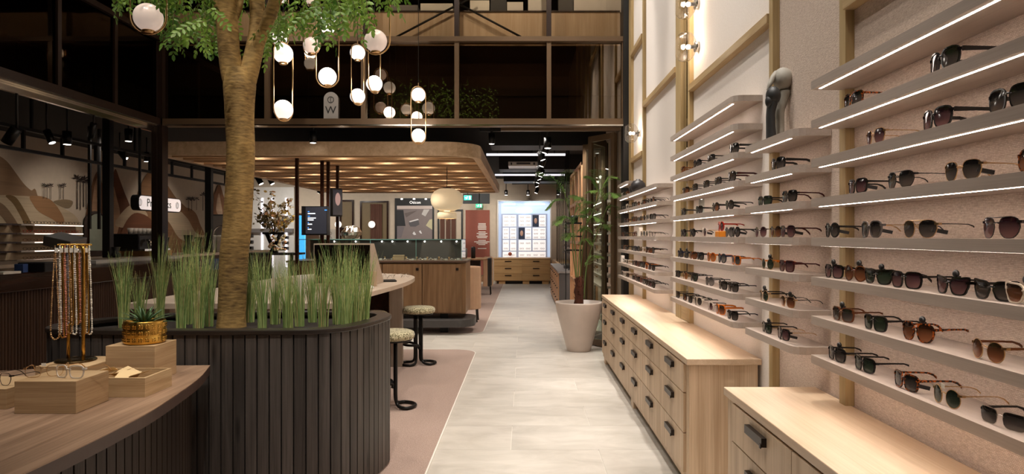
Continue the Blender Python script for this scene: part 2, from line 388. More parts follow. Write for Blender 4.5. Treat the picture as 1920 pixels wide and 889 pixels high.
M['weave'] = weave_mat('woven_wallcloth', srgb(230,212,196), srgb(150,124,106), .8)
M['weave_lit'] = weave_mat('lit_wallcloth', srgb(236,227,218), srgb(208,196,184), .6, .3)  # whiter copy of the wallcloth, brighter light on the farther bays put into its colour
def tinted_glass(name, tint, refl, rough=.02):
    m, t, b = newmat(name); t.nodes.remove(b); out = t.nodes['Material Output']; N, L = t.nodes.new, t.links.new
    tr = N('ShaderNodeBsdfTransparent'); tr.inputs[0].default_value = tint
    gl = N('ShaderNodeBsdfGlossy'); gl.inputs['Roughness'].default_value = rough; gl.inputs['Color'].default_value=(1,.86,.7,1)
    fr = N('ShaderNodeLayerWeight'); fr.inputs[0].default_value = .5; pq = N('ShaderNodeMath'); pq.operation='POWER'; pq.inputs[1].default_value=5; L(fr.outputs['Facing'], pq.inputs[0])
    ma = N('ShaderNodeMath'); ma.operation='MULTIPLY_ADD'; ma.inputs[1].default_value=1.0; ma.inputs[2].default_value=refl; L(pq.outputs[0], ma.inputs[0])
    mx = N('ShaderNodeMixShader'); L(ma.outputs[0], mx.inputs[0]); L(tr.outputs[0], mx.inputs[1]); L(gl.outputs[0], mx.inputs[2]); L(mx.outputs[0], out.inputs[0]); return m
M['smoke'] = tinted_glass('smoked_glass', (.62,.54,.45,1), .13)
M['smoke2'] = tinted_glass('smoked_glass_dark', (.25,.18,.13,1), .02)
M['tintclear'] = tinted_glass('balustrade_glass', (.9,.86,.8,1), .03)
# ================================================================== STRUCTURE
XW = 1.35                    # face of the right wall
floor = struct(MB().box(-9.2, 1.5, -3.3, 22, -.12, -.004).build('floor', M['grout']), 'pale stone-look tiled floor')
base = MB().box(-.5985, .5985, -.2985, .2985, -.02, 0).mesh('tile', M['tile'])
def add_tile(x0, x1, y0, cache={}):
    k = round(x1-x0, 3)
    if k not in cache: cache[k] = MB().box(.0022, k-.0022, .0006, .5994, -.02, 0).mesh('tile', M['tile'])
    o = link('tile', cache[k], floor); o.location = (x0, y0, 0)
for r in range(-2, 15):
    y0 = 5.35 + .6*(r-0) ; odd = (r % 2 == 0)      # row starting at 5.35 has joints at .52+1.2k
    j = .52 if odd else -.09
    x = j - 1.2*(1 if j - 1.2 > -.75 - 1.2 else 0)
    xs = [x for x in [j-1.2*2, j-1.2, j, j+1.2] ]
    cross = 8.6 <= y0 <= 10.2
    for a in xs:
        b_ = a + 1.2
        lo = -3.3 if cross else -.9
        a2, b2 = max(a, lo), min(b_, 1.34)
        if b2 - a2 > .05: add_tile(a2, b2, y0)
struct(MB().box(-9.2, 1.34, 14.36, 21.7, -.02, -.001).build('floor_far_tiles', M['tile'], floor))
def bare(name, x0, x1, y0, y1, z0, z1, mat, label=None):
    return struct(MB().box(x0, x1, y0, y1, z0, z1).build(name, mat), label)
bare('wall_right', XW, XW+.15, -3.3, 22, -.1, 6.3, M['weave'], 'right wall clad in woven beige wallcloth')
bare('wall_left', -9.2, -9.0, -3.3, 22, -.1, 3.4, M['wallback'], 'left wall behind the coffee bar')
bare('wall_back', -9.0, XW, 21.7, 21.9, -.1, 3.4, M['wallback'], 'far plaster wall')
bare('wall_front', -9.0, XW, -3.3, -3.2, -.1, 6.3, M['sidewall'])
bare('wall_upper_left', -9.0, -8.9, -3.2, 21.7, 3.4, 6.3, M['upper'])
bare('wall_upper_back', -8.9, XW, 12.0, 12.2, 3.4, 6.3, M['upper'])
bare('ceiling', -9.0, XW, -3.2, 21.7, 6.3, 6.4, M['ceil2'], 'dark ceiling of the double-height hall')
bare('ceiling_lower', -9.0, XW, 8.82, 21.7, 3.3, 3.4, M['ceil'], 'black ceiling under the mezzanine')
bare('ceiling_bar', -9.0, -4.66, -3.2, 8.82, 3.3, 3.4, M['ceil'], 'black ceiling over the coffee bar')
for i, (y0, y1) in enumerate(((11.2, 11.85), (15.2, 15.95), (18.6, 19.4))):
    bare('trim_%d' % (i+1), -.55, XW, y0, y1, 2.97, 3.3, M['black'], 'black ceiling beam')
# soffit behind the front beam
bare('trim_4', -4.6, XW, 8.84, 9.0, 2.92, 3.3, M['black'])
# --- front glass facade of the mezzanine
fz = struct(MB().box(-4.68, XW, 8.62, 8.82, 2.885, 2.97).box(-4.68, XW, 8.62, 8.78, 3.95, 4.01).build('trim_5', M['bronze']), 'bronze facade beams')
struct(MB().box(-4.5, 1.27, 8.60, 8.618, 2.875, 2.892).build('trim_6', M['chrome'], fz))
for i, px in enumerate((503, 683, 857, 1029, 1169)):
    x = (px-VX)*8.7/F
    struct(MB().box(x-.028, x+.028, 8.64, 8.76, 2.97, 3.95).build('mullion', M['bronze'], fz))
for px in (503, 683, 857, 1029):
    x = (px-VX)*8.7/F
    struct(MB().box(x-.03, x+.03, 8.64, 8.76, 4.01, 6.3).build('mullion', M['bronze_dark'], fz))
struct(MB().box(1.255, 1.345, 8.60, 8.80, 0, 6.3).build('trim_7', M['black']), 'black steel post where the facade meets the right wall')
xs = [-4.6, -3.256, -2.03, -.85, .32, 1.27]
for i in range(5):
    o = MB().box(xs[i]+.03, xs[i+1]-.03, 8.69, 8.70, 2.97, 3.95).build('window_%d' % (i+1), M['smoke']); struct(o, 'smoked glass pane above the front beam')
    o = MB().box(xs[i]+.03, xs[i+1]-.03, 8.69, 8.70, 4.01, 6.25).build('window_%d' % (i+6), M['tintclear']); struct(o, 'clear upper glass pane')
struct(MB().box(-4.6, 1.26, 8.84, 12.0, 3.4, 3.95).build('floor_mezzanine', M['upper']))
# wooden balustrade boards behind the upper glass, cross braces
bal = thing('balustrade', 'oak balustrade boards along the mezzanine edge above the front beam', 'balustrade', (-1.5, 9.0, 4.0))
for i in range(5):
    MB().box(xs[i]+.004, xs[i+1]-.004, 8.96, 8.99, 3.97, 4.425).build('panel', M['balus'], bal)
MB().box(-4.6, 1.26, 8.94, 9.25, 4.425, 4.44).build('ledge', M['bronze_dark'], bal)
br = thing('cross_brace', 'thin black steel cross brace in front of the oak balustrade', 'brace', (-.85, 8.9, 4.0))
for a, b in (((738,72),(856,10)), ((858,6),(984,73)), ((858,10),(890,-8))):
    MB().tube([P(*a, 8.86), P(*b, 8.86)], .014, 6).build('rod', M['black'], br)
for i, (px, wd, h, mt, nm) in enumerate(((760, 50, .10, 'grey', 'low grey box'), (820, 60, .12, 'fleck', 'pale patterned box'), (900, 36, .16, 'fleck', 'white flecked box'),
        (935, 30, .2, 'black', 'black box'), (966, 30, .14, 'whiteplastic', 'white box with dark label'), (1010, 40, .3, 'whiteplastic', 'tall white box'),
        (1060, 28, .3, 'darkgrey', 'dark grey box'), (1105, 60, .3, 'white', 'wide white box'), (1150, 30, .3, 'whiteplastic', 'narrow white box beside the corner'))):
    x = (px-VX)*9.1/F; ww = wd*9.1/F/2
    tag(MB().box(x-ww, x+ww, 9.02, 9.2, 4.44, 4.44+h).build('display_box', M[mt], bevel=.003), nm + ' on the ledge above the oak balustrade, ' + ('left' if px < 857 else 'middle' if px < 1029 else 'right') + ' bay', 'box', 'boxes on the mezzanine ledge')
# --- left glass facade
fl = struct(MB().box(-4.68, -4.58, -3.2, 8.62, 2.885, 2.97).box(-4.68, -4.58, -3.2, 8.62, 3.95, 4.01).build('trim_8', M['bronze_dark']), 'dark bronze beams of the left facade')
struct(MB().box(-4.70, -4.66, 5.0, 8.6, 2.80, 2.885).box(-4.655, -4.6, 5.2, 8.6, 2.868, 2.884).build('trim_9', M['chrome'], fl))
ys = [-3.2, -1.2, .8, 2.8, 4.89, 5.83, 6.77, 7.71, 8.62]
for i, y in enumerate(ys[2:-1]):
    struct(MB().box(-4.66, -4.60, y-.028, y+.028, 2.97, 3.95).box(-4.66, -4.60, y-.028, y+.028, 4.01, 6.3).build('mullion', M['bronze_dark'], fl))
for i in range(len(ys)-1):
    struct(MB().box(-4.635, -4.625, ys[i]+.03, ys[i+1]-.03, 2.97, 3.95).build('window_%d' % (i+11), M['smoke2']))
    struct(MB().box(-4.635, -4.625, ys[i]+.03, ys[i+1]-.03, 4.01, 6.25).build('window_%d' % (i+21), M['smoke2']))
struct(MB().box(-8.9, -4.7, -3.2, 8.8, 3.4, 3.95).build('floor_upper_left', M['upper']))
struct(MB().box(-4.80, -4.78, 4.0, 8.4, 4.0, 4.35).build('balustrade_left', M['balus']))
struct(MB().box(-4.69, -4.625, 8.60, 8.78, 0, 6.3).box(-4.625, -4.565, 8.62, 8.76, 0, 6.3).build('trim_10', M['bronze_dark']), 'dark bronze corner column')
# W sign hanging in the facade
sg = thing('hanging_sign', 'arched pale grey sign with ring emblem and letter W in the mezzanine window', 'sign', P(620, 224, 8.66))
pts = []
for k in range(13):
    a = math.pi*k/12; q = P(620.5, 186, 8.66); pts.append((q.x+.091*math.cos(a), q.z+.091*math.sin(a)))
zb = P(0, 223, 8.66).z
pts += [(pts[-1][0], zb), (pts[0][0], zb)]
mb = MB(); v0 = [mb.bm.verts.new((x, 8.655, z)) for x, z in pts]; v1 = [mb.bm.verts.new((x, 8.675, z)) for x, z in pts]
mb.bm.faces.new(v0); mb.bm.faces.new(v1[::-1])
for i in range(len(pts)): mb.bm.faces.new((v0[i], v0[i-1], v1[i-1], v1[i]))
mb.build('panel', plain('sign_grey', srgb(150,144,138), .6), sg)
def text(body, size, mat, loc, rot, name='lettering', parent=None, extrude=.001, align='CENTER', sx=1.0):
    c = bpy.data.curves.new(name, 'FONT'); c.body = body; c.size = size; c.extrude = extrude; c.align_x = align; c.align_y = 'CENTER'; c.resolution_u = 3
    o = bpy.data.objects.new(name, c); C.objects.link(o)
    dg = bpy.context.evaluated_depsgraph_get(); me = bpy.data.meshes.new_from_object(o.evaluated_get(dg)); bpy.data.objects.remove(o)
    me.materials.clear(); me.materials.append(mat)
    me.transform(Matrix.Translation(loc) @ rotm(rot) @ Matrix.Diagonal((sx,1,1,1)))
    return link(name, me, parent)
def rotm(r):
    from mathutils import Euler
    return Euler([R(q) for q in r]).to_matrix().to_4x4()
text('W', .135, M['black'], P(620, 207, 8.653), (90,0,0), parent=sg)
mb = MB(); q = P(620, 187, 8.652); mb.tube([q+Vector((.038*math.cos(a), 0, .038*math.sin(a))) for a in [k*math.pi/12 for k in range(24)]], .004, 5, closed=True)
mb.tube([q+Vector((.015*math.cos(a)+.012, 0, .03*math.sin(a))) for a in [math.pi/2+k*math.pi/8 for k in range(9)]], .003, 5)
mb.build('emblem', M['black'], sg)

# ================================================================== RIGHT WALL: posts, rails, mirror
posts = [(2.785, 2.84), (3.60, 3.653), (5.407, 5.47), (5.716, 5.90), (7.50, 7.56), (8.35, 8.45), (1.55, 1.605), (.3,.355)]
pw = struct(MB().box(1.32, XW, 8.46, 8.58, 0, 6.3).build('trim_11', M['post']), 'olive oak wall posts')
for i, (a, b) in enumerate(posts):
    struct(MB().box(1.312, XW, a, b, 0 if a > 3.2 else .794, 6.3).build('post', M['post'], pw, bevel=.002))
def rail(ya, yb, z, h=.05, d=.05):
    struct(MB().box(XW-d, XW, ya, yb, z, z+h).build('rail', M['post_y'], pw, bevel=.002))
rail(3.653, 5.407, 2.63); rail(5.90, 7.50, 2.90); rail(7.56, 8.35, 3.68); rail(7.56, 8.35, 2.38); rail(1.605, 2.785, 2.41); rail(.355, 1.55, 2.41)
rail(5.90, 7.5, 4.9); rail(3.653, 5.407, 4.9); rail(2.84, 3.6, 3.6)
for a, b in ((3.653, 5.407), (5.90, 7.50), (7.56, 8.35)):
    struct(MB().box(XW-.004, XW-.0005, a, b, 0, 6.3).build('panel', M['weave_lit'], pw))  # thin sheets that carry the lit wall tone of these bays
# narrow mirror between the two posts of the third bay
mr = thing('wall_mirror', 'tall narrow mirror set between two oak posts of the sunglasses wall', 'mirror', (1.34, 5.59, .8))
MB().box(1.338, 1.349, 5.48, 5.71, .93, 6.2).build('glass', M['mirror'], mr)
MB().box(1.315, 1.349, 5.47, 5.716, .80, .93).build('sill', M['post_y'], mr)
MB().box(1.325, 1.349, 5.472, 5.50, .93, 6.2).build('stile', M['black'], mr)
# wall lamps: blown glass bowls
def wall_lamp(py, px, X, label, r=.085):
    p = PX(px, py, X)
    t = thing('wall_lamp', label, 'lamp', (XW, p.y, p.z), group='glass wall lamps')
    # axis along -X: mouth towards the room
    prof = [(.03,0),(.07,.010),(.105,.04),(.115,.08),(.105,.12),(.085,.14)]
    n = 24; mb = MB(); rings = []
    for rr, d in prof: rings.append([mb.bm.verts.new((XW-.03-d, p.y+rr*math.cos(2*math.pi*k/n), p.z+rr*math.sin(2*math.pi*k/n))) for k in range(n)])
    for A, B in zip(rings, rings[1:]):
        for k in range(n): mb.bm.faces.new((A[k], A[(k+1)%n], B[(k+1)%n], B[k])).smooth = True
    mb.build('glass_shade', M['shade'], t)
    MB().tube([(XW-.001, p.y, p.z), (XW-.035, p.y, p.z)], .04, 16).build('backplate', M['chrome'], t)
    MB().tube([(XW-.035, p.y, p.z), (XW-.07, p.y, p.z)], .014, 10).build('stem', M['blackmetal'], t)
    MB().ball((XW-.085, p.y, p.z), .018, u=12, v=8).build('bulb', M['spotglow'], t)
    d = lamp('POINT', (XW-.115, p.y, p.z), None, 3.5, (1,.82,.66), .02); d.parent = t; d.location = (-.115, 0, 0)
wall_lamp(88, 1299, 1.30, 'clear glass wall lamp, second from the top of the frame, above the third bay')
wall_lamp(8, 1299, 1.30, 'upper clear glass wall lamp cut by the top of the frame')
wall_lamp(250, 1193, 1.30, 'small far clear glass wall lamp above the black round vase')

# ================================================================== DRAWER CABINETS
def drawer_cabinet(label, y0, y1, ncol, cy0, cy1, feet=True):
    t = thing('drawer_cabinet', label, 'cabinet', (1.13, (y0+y1)/2, 0), group='oak drawer cabinets under the sunglasses shelves')
    b = MB(); b.box(.935, 1.325, y0+.02, y1-.01, .075, .758)
    b.box(.955, 1.315, y0+.05, y1-.05, .05, .075)
    b.build('body', M['oak_z'], t, bevel=.002)
    MB().box(.918, 1.34, y0, y1, .760, .795).build('worktop', M['oak_y'], t, bevel=.003)
    k = MB().box(1.0, 1.31, y0+.08, y1-.08, .0, .05); k.build('plinth', M['black'], t)
    n = max(2, ncol//3+1)
    for i in range(n):
        yy = y0+.02 + (y1-y0-.18)*i/(n-1)
        MB().box(.945, 1.0, yy, yy+.14, 0, .075).build('foot', M['oak_y'], t)
    cw = (cy1-cy0)/ncol; rows = [(.128,.352),(.358,.583),(.589,.750)]
    dm = {}
    for c in range(ncol):
        for r, (za, zb) in enumerate(rows):
            if r not in dm:
                dm[r] = MB().box(0, .02, .003, cw-.003, 0, zb-za).mesh('drawer', M['oak_z'])
            o = bpy.data.objects.new('drawer', dm[r]); C.objects.link(o); o.parent = t
            o.location = (.918-1.13, cy0+c*cw-(y0+y1)/2, za)
            h = bpy.data.objects.new('handle', HANDLE); C.objects.link(h); h.parent = o
            h.location = (0, cw/2, (zb-za) - (.042 if r == 2 else .062))
    return t
mb = MB(); mb.box(-.020, -.016, -.10, .10, -.020, .014); mb.box(-.016, .0, -.10, .10, .009, .014); mb.box(-.024,-.020,-.10,-.085,-.024,-.008); mb.box(-.016,0,-.10,-.095,-.02,.009); mb.box(-.016,0,.095,.10,-.02,.009)
HANDLE = mb.mesh('handle', M['handle'])
drawer_cabinet('long oak drawer cabinet with three rows of dark handles, beyond the nearest one', 3.843, 8.05, 6, 3.925, 8.0)
drawer_cabinet('nearest oak drawer cabinet at the bottom right, cut by the frame', .90, 3.137, 3, .985, 3.02)

# ================================================================== WALL SHELVES
XS = 1.181; SH = .034
def shelf(bay, k, y0, y1, label, cham=True, z=None, xs=XS, xw=XW-.002, led=True):
    z = z if z is not None else 1.001 + .1603*k
    if cham:
        c = .055; arc = [(xs + c - c*math.sin(a), y0 + c - c*math.cos(a)) for a in [R(q) for q in (0, 30, 60, 90)]]
        poly = [(xw, y0)] + arc + [(xs, y1), (xw, y1)]
    else: poly = [(xw, y0), (xs, y0), (xs, y1-.004), (xs+.004, y1), (xw, y1)]
    t = thing('wall_shelf', label, 'shelf', ((xs+xw)/2, (y0+y1)/2, z-SH), group='grey wall shelves of the ' + bay)
    MB().prism(poly, z-SH, z).build('board', M['shelf'], t)
    if led: MB().box(xs+.021, xs+.0295, y0+.09, y1-.03, z-SH-.0008, z-SH+.001).build('light_strip', M['led'], t)
    return z
ORD = ['lowest', 'second lowest', 'third lowest', 'fourth lowest', 'fifth lowest', 'sixth lowest', 'seventh lowest', 'eighth lowest', 'topmost']
BAYS = {1: ('nearest bay', .9, 2.81, 8, False), 2: ('short second bay', 2.99, 3.64, 7, True), 3: ('third bay', 3.845, 5.50, 9, True),
        4: ('fourth bay', 6.15, 7.83, 7, True), 5: ('narrow farthest bay', 7.86, 8.57, 8, True)}
for g, (nm, y0, y1, n, ch) in BAYS.items():
    for k in range(n):
        o = 'topmost' if k == n-1 else ORD[k]
        shelf(nm, k, y0, y1, 'grey laminate wall shelf with light strip, %s of the %s' % (o, nm), ch)
# rear glass-side shelves beyond the folding doors
for k in range(9):
    shelf('bay behind the folding doors', k, 10.1, 13.4, 'pale wall shelf seen behind the folding doors, %s of nine' % (ORD[k] if k < 8 else 'topmost'), True, z=.74+.16*k, xs=1.13, led=True)
for i, y in enumerate((9.9, 11.2, 12.4, 13.6)):
    struct(MB().box(1.31, XW, y, y+.06, 0, 2.97).build('post', M['lattice'], pw))
for y in (9.0, 9.25, 10.4, 10.9, 11.7, 12.8):
    struct(MB().box(1.33, XW, y, y+.07, 0, 2.97).build('post', M['black'], pw))
# ================================================================== GLASSES
def sup(a, b, n, N=22, outer=0, kind=''):
    pts = []
    for i in range(N):
        t = 2*math.pi*i/N; c, s = math.cos(t), math.sin(t)
        x = (abs(c)**(2/n))*(a+outer)*(1 if c >= 0 else -1); z = (abs(s)**(2/n))*(b+outer)*(1 if s >= 0 else -1)
        if kind == 'cat':
            if x > 0 and z > 0: z += .010*(x/a)**2; x += .004*(z/b)
            if z < 0: x *= .86
        if kind == 'avi' and z < 0: x *= 1-.22*(-z/b)
        if kind == 'trap' and z < 0: x *= 1-.12*(-z/b)
        pts.append((x, z))
    return pts
SHAPES = {'round': (.025,.0245,2.0,''), 'square': (.027,.0225,3.6,'trap'), 'rectangular': (.029,.0195,4.2,'trap'), 'aviator': (.0295,.0255,2.7,'avi'),
          'cat-eye': (.029,.021,2.8,'cat'), 'oversized': (.031,.0265,3.2,'trap'), 'geometric': (.026,.025,3.0,'avi')}
def gmat(nm, c, r=.2, metal=0): return plain(nm, c, r, metal, var=.02, spec=.6)
FR = {'black': gmat('acetate_black', srgb(20,18,18)), 'gold': M['brass'], 'silver': M['chrome'], 'burgundy': gmat('acetate_burgundy', srgb(74,24,26)),
      'brown': gmat('acetate_brown', srgb(96,54,30)), 'amber': gmat('acetate_amber', srgb(196,104,28)), 'grey': gmat('acetate_grey', srgb(96,90,88)),
      'white': gmat('acetate_cream', srgb(222,206,186)), 'red': M['red'], 'blue': gmat('acetate_navy', srgb(30,36,58)), 'clear': gmat('acetate_crystal', srgb(208,196,182)), 'gunmetal': gmat('gunmetal', srgb(70,66,64), .3, .9)}
def tort():
    m, t, b = newmat('acetate_tortoise'); N, L = t.nodes.new, t.links.new
    tc = N('ShaderNodeTexCoord'); n = N('ShaderNodeTexNoise'); n.inputs['Scale'].default_value = 110; n.inputs['Detail'].default_value=2; L(tc.outputs['Object'], n.inputs['Vector'])
    cr = N('ShaderNodeValToRGB'); e = cr.color_ramp.elements; e[0].position=.46; e[1].position=.6; e[0].color=srgb(34,18,12); e[1].color=srgb(168,84,32)
    L(n.outputs['Fac'], cr.inputs[0]); L(cr.outputs[0], b.inputs['Base Color']); b.inputs['Roughness'].default_value=.2; return m
FR['tortoise'] = tort()
def lensmat(nm, top, bot, rough=.08):
    m, t, b = newmat(nm); N, L = t.nodes.new, t.links.new
    tc = N('ShaderNodeTexCoord'); sp = N('ShaderNodeSeparateXYZ'); L(tc.outputs['Object'], sp.inputs[0])
    mr = N('ShaderNodeMapRange'); mr.inputs[1].default_value=-.022; mr.inputs[2].default_value=.015; L(sp.outputs['Z'], mr.inputs[0])
    cr = N('ShaderNodeValToRGB'); cr.color_ramp.elements[0].color=bot; cr.color_ramp.elements[1].color=top; L(mr.outputs[0], cr.inputs[0])
    L(cr.outputs[0], b.inputs['Base Color']); b.inputs['Roughness'].default_value = rough
    b.inputs['Transmission Weight'].default_value = .0
    out = t.nodes['Material Output']; tr = N('ShaderNodeBsdfTransparent'); L(cr.outputs[0], tr.inputs[0]); mx = N('ShaderNodeMixShader')
    mr2 = N('ShaderNodeMapRange'); mr2.inputs[3].default_value=.42; mr2.inputs[4].default_value=.15; L(mr.outputs[0], mr2.inputs[0]); L(mr2.outputs[0], mx.inputs[0])
    L(b.outputs[0], mx.inputs[1]); L(tr.outputs[0], mx.inputs[2]); L(mx.outputs[0], out.inputs[0]); return m
LN = {'smoke': lensmat('lens_smoke', srgb(22,20,20), srgb(104,96,90)), 'brown': lensmat('lens_brown', srgb(48,24,14), srgb(160,104,70)),
      'plum': lensmat('lens_plum', srgb(44,20,28), srgb(140,104,104)), 'green': lensmat('lens_green', srgb(22,32,24), srgb(70,80,66)), 'amber': lensmat('lens_amber', srgb(110,52,18), srgb(200,140,90)),
      'grey': lensmat('lens_grey', srgb(60,58,58), srgb(150,144,138)), 'optical': glass('lens_optical', (.95,.95,.95,1))}
GC = {}
def curve(x): return 2.2*x*x
def front_mesh(shape, fr):
    a, b, n, kd = SHAPES[shape]; th = .0016 if fr in ('gold','silver','gunmetal') else .0038
    key = ('f', shape, fr)
    if key in GC: return GC[key]
    cx = a + (.010 if th < .003 else .0085); N = 22; mb = MB(); zc = b + th
    for s in (-1, 1):
        I, O = sup(a, b, n, N, 0, kd), sup(a, b, n, N, th, kd)
        dep = .002 if th < .003 else .0042
        rows = []
        for (L_, y) in ((I, -dep/2), (O, -dep/2), (O, dep/2), (I, dep/2)):
            rows.append([mb.bm.verts.new((s*(cx+x), y+curve(cx+x), z+zc)) for x, z in L_])
        for r in range(4):
            A, B = rows[r], rows[(r+1)%4]
            for k in range(N): mb.bm.faces.new((A[k], A[(k+1)%N], B[(k+1)%N], B[k]))
        # end piece
        xo = cx+a+th; zz = zc + b*.55
        mb.obox((s*xo, curve(xo)+.002, zz), (s*.005, .003, 0), (0, .005, 0), (0, 0, max(.003, th)))
    # bridge
    mb.tube([(-.012, curve(.01), zc+b*.35), (0, -.001, zc+b*.5), (.012, curve(.01), zc+b*.35)], max(.0014, th*.7), 6)
    if shape == 'aviator': mb.tube([(-cx*.9, curve(cx*.9), zc+b*1.0), (0, -.001, zc+b*.96), (cx*.9, curve(cx*.9), zc+b*1.0)], .0012, 6)
    GC[key] = mb.mesh('frame', FR[fr]); return GC[key]
def lens_mesh(shape, ln):
    key = ('l', shape, ln)
    if key in GC: return GC[key]
    a, b, n, kd = SHAPES[shape]; N = 22; mb = MB(); pts = sup(a, b, n, N, .0008, kd)
    c = mb.bm.verts.new((0, -.0015, 0)); m1 = [mb.bm.verts.new((x*.6, -.001, z*.6)) for x, z in pts]; o = [mb.bm.verts.new((x, .0005, z)) for x, z in pts]
    for k in range(N):
        mb.bm.faces.new((c, m1[k], m1[(k+1)%N])).smooth = True; mb.bm.faces.new((m1[k], o[k], o[(k+1)%N], m1[(k+1)%N])).smooth = True
    GC[key] = mb.mesh('lens', LN[ln]); return GC[key]
def temple_mesh(fr, thick, zt):
    key = ('t', fr, thick, round(zt, 4))
    if key in GC: return GC[key]
    mb = MB(); r = {0: .0014, 1: .0032, 2: .006}[thick]
    pts = [(0,0,zt),(0,.02,zt),(0,.06,zt),(0,.095,zt-.001),(0,.112,zt-.007),(0,.126,zt-.020),(0,.138,max(.004, zt-.036))]
    rr = [r*1.1, r, r*.8, r*.8, r*.9+.0006, r+.001, r*.7+.0008]
    m = []; prev = None
    for p, q in zip(pts, rr):
        wx = .0013 if thick == 0 else .0019
        m.append([mb.bm.verts.new((p[0]+dx*wx, p[1], p[2]+dz*q)) for dx, dz in ((-1,-1),(1,-1),(1,1),(-1,1))])
    for A, B in zip(m, m[1:]):
        for k in range(4): mb.bm.faces.new((A[k], A[(k+1)%4], B[(k+1)%4], B[k]))
    mb.bm.faces.new(m[0]); mb.bm.faces.new(m[-1][::-1])
    GC[key] = mb.mesh('temple', FR[fr]); return GC[key]
mb = MB(); mb.ball((0,0,0), .011, .008, .011, 12, 8); mb.box(-.003,.003,-.004,.012,-.016,-.006); TAGM = mb.mesh('security_tag', M['black'])
TAGS = MB().box(-.005,.005,0,.042,-.0055,.0055).mesh('security_tag', M['black'])
PT = MB().box(-.008,.008,-.0005,.0005,-.006,.006).mesh('price_tag', M['fleck'])
def glasses(loc, yaw, shape, fr, ln, label, group, temple=None, tagk=None, scale=1.04, name='sunglasses', cat='glasses', fold=False, lod=False):
    t = thing(name, label, cat, loc, R(yaw), group, local=True); t.scale = (scale,)*3
    a, b, n, kd = SHAPES[shape]; metal = fr in ('gold','silver','gunmetal'); th = .0016 if metal else .0038
    cx = a + (.010 if metal else .0085); zc = b + th
    link('frame', front_mesh(shape, fr), t)
    lm = lens_mesh(shape, ln)
    for s in (-1, 1):
        o = link('lens', lm, t); o.location = (s*cx, curve(cx), zc); o.rotation_euler = (0, 0, R(s*2.2*cx*2*57*.0)+math.atan(s*4.4*cx))
        if s < 0 and kd in ('cat',): o.scale = (-1, 1, 1)
    if not lod or True:
        tk = temple or fr; thick = 0 if tk in ('gold','silver','gunmetal') else (2 if shape in ('oversized',) else 1)
        tm = temple_mesh(tk, thick, zc+b*.55)
        for s in (-1, 1):
            o = link('temple', tm, t); xo = cx+a+th
            o.location = (s*(xo+.002), curve(xo)+.004, 0); o.rotation_euler = (0, 0, R(s*3))
    if tagk == 'disc': o = link('security_tag', TAGM, t); o.location = (random.choice((-1,1))*.012, .012, zc+b+.012)
    elif tagk == 'bar': o = link('security_tag', TAGS, t); o.location = (cx+a*.55, .005, zc-.002); o.rotation_euler = (R(-12),0,R(-14))
    elif tagk == 'paper': o = link('price_tag', PT, t); o.location = (0, -.003, zc+b+.004)
    return t
COUNTW = ['first','second','third','fourth','fifth','sixth','seventh','eighth','ninth','tenth','eleventh']
